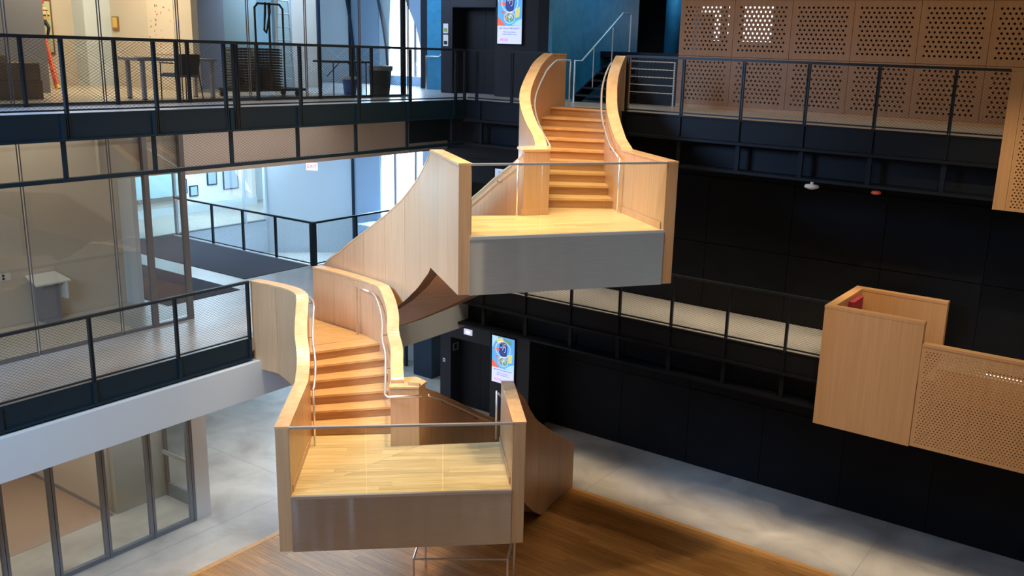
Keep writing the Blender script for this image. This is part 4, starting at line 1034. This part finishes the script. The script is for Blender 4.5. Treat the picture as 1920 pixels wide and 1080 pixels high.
# grey table
def table():
    t = thing('grey_table', (-15.8, 10.65, Z3), 'light grey table with square legs behind the glass, left of the black chair', 'table')
    x0, x1, y0, y1 = -16.15, -15.55, 9.82, 11.45; m = mat('grey_laminate', (.36, .36, .40), .4)
    box('table_top', x0, x1, y0, y1, 8.98, 9.03, m, t)
    for (x, y_) in ((x0+.05, y0+.15), (x1-.05, y0+.12), (x0+.05, y1-.12), (x1-.05, y1-.1)): box('leg', x-.03, x+.03, y_-.03, y_+.03, Z3+.02, 8.98, m, t)
    for (x, y_) in ((x0+.05, y0+.15), (x1-.05, y0+.12), (x0+.05, y1-.12), (x1-.05, y1-.1)): box('foot', x-.032, x+.032, y_-.032, y_+.032, Z3, Z3+.02, M['black'], t)
    k = box('paper_stack', -15.9, -15.62, 9.98, 10.3, 9.031, 9.045, M['taupe']); tag(k, 'thin dark folder lying on the grey table', 'folder')
table()
# black chair (seen from behind)
def chair():
    cx, cy = -15.2, 10.42
    t = thing('office_chair', (cx, cy, Z3), 'black mesh back side chair in front of the grey table', 'chair')
    u_ = Vector((0, 1, 0)); 
    def P(a, b, z): return (cx+b, cy+a, Z3+z)     # a along Y (width), b along X (depth, +X toward hall = back)
    g = G(); g.box(cx-.24, cx+.2, cy-.23, cy+.23, Z3+.42, Z3+.46); g.box(cx-.22, cx+.19, cy-.22, cy+.22, Z3+.46, Z3+.485); g.build('seat', mat('grey_seat', (.10, .14, .18), .6), t)
    v = []; f = []
    for i in range(5):
        z = .46+.36*i/4; w_ = .20+.04*math.sin(PI*i/4*.7); b = .18+.05*i/4
        for k in range(5): a = -w_+2*w_*k/4; v.append(P(a, b+.03*(1-(a/w_)**2), z))
    n = len(v); v += [(p[0]+.015, p[1], p[2]) for p in v]
    for i in range(4):
        for k in range(4): q = i*5+k; f += [(q, q+1, q+6, q+5), (n+q+5, n+q+6, n+q+1, n+q)]
    for i in range(4): f += [(i*5, i*5+5, n+i*5+5, n+i*5), (i*5+4, n+i*5+4, n+i*5+9, i*5+9), (i, n+i, n+i+1, i+1), (20+i, 21+i, n+21+i, n+20+i)]
    meshobj('backrest', v, f, mat('black_mesh_back', (.03, .025, .03), .7), t)
    for a in (-.25, .25):
        G().tube([P(a, .26, 0), P(a*.96, .18, .45), P(a*.9, .19, .80)], .012, 6).build('leg', 'railsteel', t)
        G().tube([P(a, -.24, 0), P(a, -.22, .66)], .012, 6).build('leg', 'railsteel', t)
        G().tube([P(a, -.24, .66), P(a, .15, .66)], .015, 6).build('armrest', 'railsteel', t)
chair()
# dolly with stacked black folding chairs
o = thing('chair_dolly', (-15.8, 12.5, Z3), 'black wheeled dolly with a tall tube frame handle in front of a white doorway', 'dolly')
box('platform', -16.1, -15.45, 11.85, 13.5, Z3+.12, Z3+.17, M['black'], o)
for x in (-16.05, -15.6):
    for y_ in (11.9, 13.4): G().tube([(x-.02, y_, Z3+.06), (x+.02, y_, Z3+.06)], .06, 10).build('wheel', 'railsteel', o)
G().tube([(-15.55, 12.36, Z3+.17), (-15.55, 12.36, 10.02), (-15.55, 12.44, 10.1), (-15.55, 12.96, 10.1), (-15.55, 13.04, 10.02), (-15.55, 13.04, Z3+.17)], .022, 8).build('handle_frame', 'railsteel', o)
G().tube([(-15.55, 12.70, Z3+.17), (-15.55, 12.70, 10.1)], .022, 8).build('handle_frame', 'railsteel', o)
ORD = ['topmost', 'second from the top', 'third from the top', 'fourth from the top', 'fifth from the top', 'sixth from the top', 'seventh from the top', 'in the very middle', 'seventh from the bottom', 'sixth from the bottom', 'fifth from the bottom', 'fourth from the bottom', 'third from the bottom', 'second from the bottom', 'lowest']
def foldstack(y0, n, label, group, hw):
    for k in range(n):
        y_ = y0+k*0
        z = Z3+.172+k*.052
        t = thing('stacked_chair', (-15.82, y0, z), label % ORD[n-1-k], 'chair', group)
        g = G(); g.box(-15.95, -15.66, y0-hw, y0+hw, z+.004, z+.046); g.build('seat', 'black', t)
        G().tube([(-15.97, y0-hw-.02, z+.02), (-15.63, y0-hw-.02, z+.02), (-15.63, y0+hw+.02, z+.02), (-15.97, y0+hw+.02, z+.02)], .012, 5).build('frame', 'railsteel', t)
foldstack(12.10, 15, 'black folding chair, %s of the left, narrower dolly stack', 'black chairs, left dolly stack', .17)
foldstack(12.72, 15, 'black folding chair, %s of the right, wider dolly stack', 'black chairs, right dolly stack', .30)
o = G().tube([(-15.55, 12.62, 10.125), (-15.52, 12.58, 9.9), (-15.52, 12.55, 9.6), (-15.52, 12.60, 9.55), (-15.52, 12.64, 9.7), (-15.52, 12.70, 9.95), (-15.55, 12.72, 10.125)], .022, 8).build('black_strap', 'black', smooth=True)
tag(o, 'black strap looped over the tall dolly handle', 'strap')
# white doorway glow and stepladder behind
o = thing('stepladder', (-17.2, 14.0, Z3), 'pale aluminium stepladder standing behind the dolly', 'ladder')
for y_, s_ in ((13.75, .13), (14.25, -.13)):
    G().tube([(-17.1, y_+.35, Z3), (-17.1, y_+.35+s_, 10.9)], .025, 6).build('rail', 'coolwhite', o)
for k in range(9): z = Z3+.28+k*.28; q = .13*(k*.28+.28)/2.6; G().tube([(-17.1, 14.10+q, z), (-17.1, 14.60-q, z)], .018, 6).build('rung', 'coolwhite', o)
# folding table, bins
o = thing('folding_table', (-15.74, 14.8, Z3), 'black folding table behind the glass beside the tall grey bin', 'table')
box('table_top', -16.02, -15.46, 14.2, 15.4, 8.99, 9.03, M['black'], o)
for y_ in (14.32, 15.28):
    for x in (-15.95, -15.52): G().tube([(x, y_, Z3), (x, y_, 8.99)], .014, 6).build('leg', 'railsteel', o)
    G().tube([(-15.72, y_, Z3+.4), (-15.72, y_+(.35 if y_ < 15 else -.35), 8.98)], .010, 6).build('brace', 'railsteel', o)
o = thing('tall_bin', (-15.13, 15.32, Z3), 'tall grey rubbish bin with a liner at the end of the folding table', 'bin')
G().lathe([(.20, 0), (.255, .60), (.27, .60), (.27, .64), (.25, .64), (.245, .57), (.19, .03)], (-15.13, 15.32, Z3), 20).build('body', mat('bin_grey', (.06, .075, .085), .5), o, smooth=True)
G().lathe([(.273, .55), (.28, .65), (.25, .655), (.242, .59)], (-15.13, 15.32, Z3), 20).build('liner', mat('liner', (.25, .27, .3), .3), o)
o = thing('small_blue_bin', (-15.74, 15.0, Z3), 'small blue waste bin with a white liner under the folding table', 'bin')
G().lathe([(.13, 0), (.17, .36), (.16, .36), (.12, .02)], (-15.74, 15.0, Z3), 16).build('body', mat('bin_blue', (.04, .12, .4), .5), o, smooth=True)
G().lathe([(.172, .33), (.185, .38), (.15, .385)], (-15.74, 15.0, Z3), 16).build('liner', 'white', o)
# worker on the red ladder
o = thing('red_stepladder', (-20.2, 10.6, Z3), 'red ladder leaning by the green edged picture, a worker on it', 'ladder')
LB_, LT_ = Vector((-18.55, 10.05, Z3)), Vector((-19.9, 10.0, 10.35))
m = mat('ladder_red', (.65, .09, .04), .5)
la = Vector((-19.2, 10.56, Z3)); lt = Vector((-20.25, 10.86, 9.55))
for dy in (0, .28): G().tube([la+Vector((-.1-dy, -.14+dy*.35, 0)), lt+Vector((-.1-dy*.5, -.11+dy*.15, 0))], .03, 6).build('rail', m, o)
for k in range(6): p = la.lerp(lt, (k+1)/7); e_ = .28*(1-.5*(k+1)/7); G().tube([p+Vector((-.1, -.13, 0)), p+Vector((-.1-e_, -.13+e_*.33, 0))], .012, 6).build('rung', m, o)
G().tube([la+Vector((-.1, -.14, 0)), la.lerp(lt, .06)+Vector((-.1, -.14, 0))], .040, 6).build('foot', mat('yellow_foot', (.7, .5, .05), .5), o)
o = thing('green_picture', (-20.74, 10.9, 9.0), 'tall pale green picture with a dark brown frame behind the worker', 'picture')
box('frame', -20.745, -20.71, 10.2, 11.18, 8.95, 10.10, mat('brown_frame2', (.16, .07, .03), .5), o); box('canvas', -20.709, -20.70, 10.24, 11.14, 9.0, 10.05, mat('pale_green', (.50, .55, .36), .6), o)
# person: one skinned body
def person():
    c = Vector((-20.42, 10.80, 9.62)); s = .56
    J = {0: (0, 0, .05), 1: (0, 0, .28), 2: (-.03, 0, .48), 3: (-.05, 0, .60), 4: (-.06, 0, .70), 5: (0, .10, .0), 6: (.22, .12, -.18), 7: (.05, .12, -.55), 8: (.14, .12, -.60),
         9: (0, -.10, .0), 10: (.15, -.12, -.28), 11: (.02, -.12, -.66), 12: (.11, -.12, -.70), 13: (-.03, .19, .50), 14: (.05, .24, .26), 15: (.20, .14, .12), 16: (-.03, -.19, .50), 17: (.02, -.24, .26), 18: (.16, -.16, .10)}
    Ed = [(0, 1), (1, 2), (2, 3), (3, 4), (0, 5), (5, 6), (6, 7), (7, 8), (0, 9), (9, 10), (10, 11), (11, 12), (2, 13), (13, 14), (14, 15), (2, 16), (16, 17), (17, 18)]
    rad = {0: .14, 1: .13, 2: .14, 3: .05, 4: .09, 5: .09, 6: .065, 7: .045, 8: .035, 9: .09, 10: .065, 11: .045, 12: .035, 13: .06, 14: .04, 15: .03, 16: .06, 17: .04, 18: .03}
    me = bpy.data.meshes.new('body'); me.from_pydata([tuple(c+Vector(J[i])*s) for i in range(19)], Ed, [])
    t = thing('person', (c.x, c.y, 9.55), 'worker in a red helmet, striped vest and dark trousers sitting on the red ladder', 'person')
    b = bpy.data.objects.new('body', me); COL.objects.link(b); b.parent = t; b.matrix_parent_inverse = wmat(t).inverted()
    md = b.modifiers.new('s', 'SKIN'); sd = b.modifiers.new('u', 'SUBSURF'); sd.levels = 1; sd.render_levels = 1
    for i, sv in enumerate(me.skin_vertices[0].data): sv.radius = (rad[i]*s, rad[i]*s); sv.use_root = (i == 0)
    mm = bpy.data.materials.new('worker_clothes'); mm.use_nodes = True; nt = mm.node_tree; bs = nt.nodes['Principled BSDF']
    geo = nt.nodes.new('ShaderNodeNewGeometry'); sx = nt.nodes.new('ShaderNodeSeparateXYZ'); cr = nt.nodes.new('ShaderNodeValToRGB'); mr = nt.nodes.new('ShaderNodeMapRange')
    mr.inputs['From Min'].default_value = 9.20; mr.inputs['From Max'].default_value = 10.09
    nt.links.new(geo.outputs['Position'], sx.inputs[0]); nt.links.new(sx.outputs['Z'], mr.inputs['Value']); nt.links.new(mr.outputs[0], cr.inputs[0]); nt.links.new(cr.outputs[0], bs.inputs['Base Color'])
    cr.color_ramp.interpolation = 'CONSTANT'; els = cr.color_ramp.elements; els[0].position = 0; els[0].color = (.01, .012, .02, 1)
    els[1].position = .52; els[1].color = (.6, .35, .08, 1)
    for p_, cc in ((.60, (.03, .03, .03)), (.64, (.75, .5, .2)), (.72, (.03, .03, .03)), (.75, (.75, .5, .2)), (.81, (.45, .25, .17))): e_ = els.new(p_); e_.color = (*cc, 1)
    me.materials.append(mm)
    hm = G().lathe([(.075, -.02), (.085, .0), (.075, .045), (.045, .08), (.005, .092)], tuple(c+Vector((-.03, 0, .39))), 14).build('helmet', mat('helmet_red', (.6, .04, .03), .35), t, smooth=True)
person()
# plates on the black wall and small handrail near it
for i, (z0, z1, lab) in enumerate(((9.72, 9.95, 'small cream plate on the dark pier, upper of two'), (9.42, 9.69, 'small white notice on the dark pier, lower of two'))):
    t = thing('wall_plate', (-15.5, 17.99, z0), lab, 'plate')
    box('plate', -15.62, -15.46, 17.985, 17.999, z0, z1, M['white'], t); box('inset', -15.59, -15.49, 17.975, 17.984, z0+.04, z0+.12, M['slate'] if i else mat('olive', (.3, .35, .1), .5), t)
t = thing('stair_handrail', (-17.0, 18.8, Z3), 'short white cranked handrail by the bright arched window', 'handrail')
G().tube([(-16.95, 18.85, Z3), (-16.95, 18.85, 9.15), (-16.6, 18.95, 9.15), (-16.3, 19.0, 9.38)], .02, 6).build('tube', 'inox', t)
# ---- ground floor back left
struct('wall_pier', -18.0, -17.3, 19.45, 20.2, 0, 3.05, 'navy')
struct('trim_11', -18.7, -18.62, 19.8, 19.88, 0, 3.05, 'navy')
struct('wall_lobby', -21.5, -18.0, 21.4, 21.5, 0, 3.05, 'bluewall')
t = thing('window_12', (-20, 21.3, 0), '', '', kind='structure')
box('pane', -21.2, -19.3, 21.3, 21.35, 1.0, 2.7, M['winlight'], t); box('frame', -21.25, -19.25, 21.36, 21.39, .95, 2.75, M['alu'], t)
# ceiling detectors under the upper right gallery
for i, (px, lab) in enumerate(((-5.45, 'round white smoke detector under the upper right gallery'),)):
    o = G().lathe([(.02, .06), (.11, .05), (.13, .02), (.12, 0), (.04, -.03), (.01, -.03)], (px, 16.1, 7.22), 20).build('smoke_detector', 'white', smooth=True); tag(o, lab, 'smoke detector')
    G().lathe([(.03, 0), (.03, .06)], (px, 16.1, 7.26), 10).build('mount', 'white', o)

o = G().lathe([(.02, .05), (.07, .045), (.085, .015), (.08, 0), (.02, -.02)], (-4.33, 16.1, 7.235), 16).build('red_alarm', mat('alarm_red', (.5, .08, .04), .4), smooth=True); tag(o, 'small dim red alarm fixture under the upper right gallery', 'alarm')
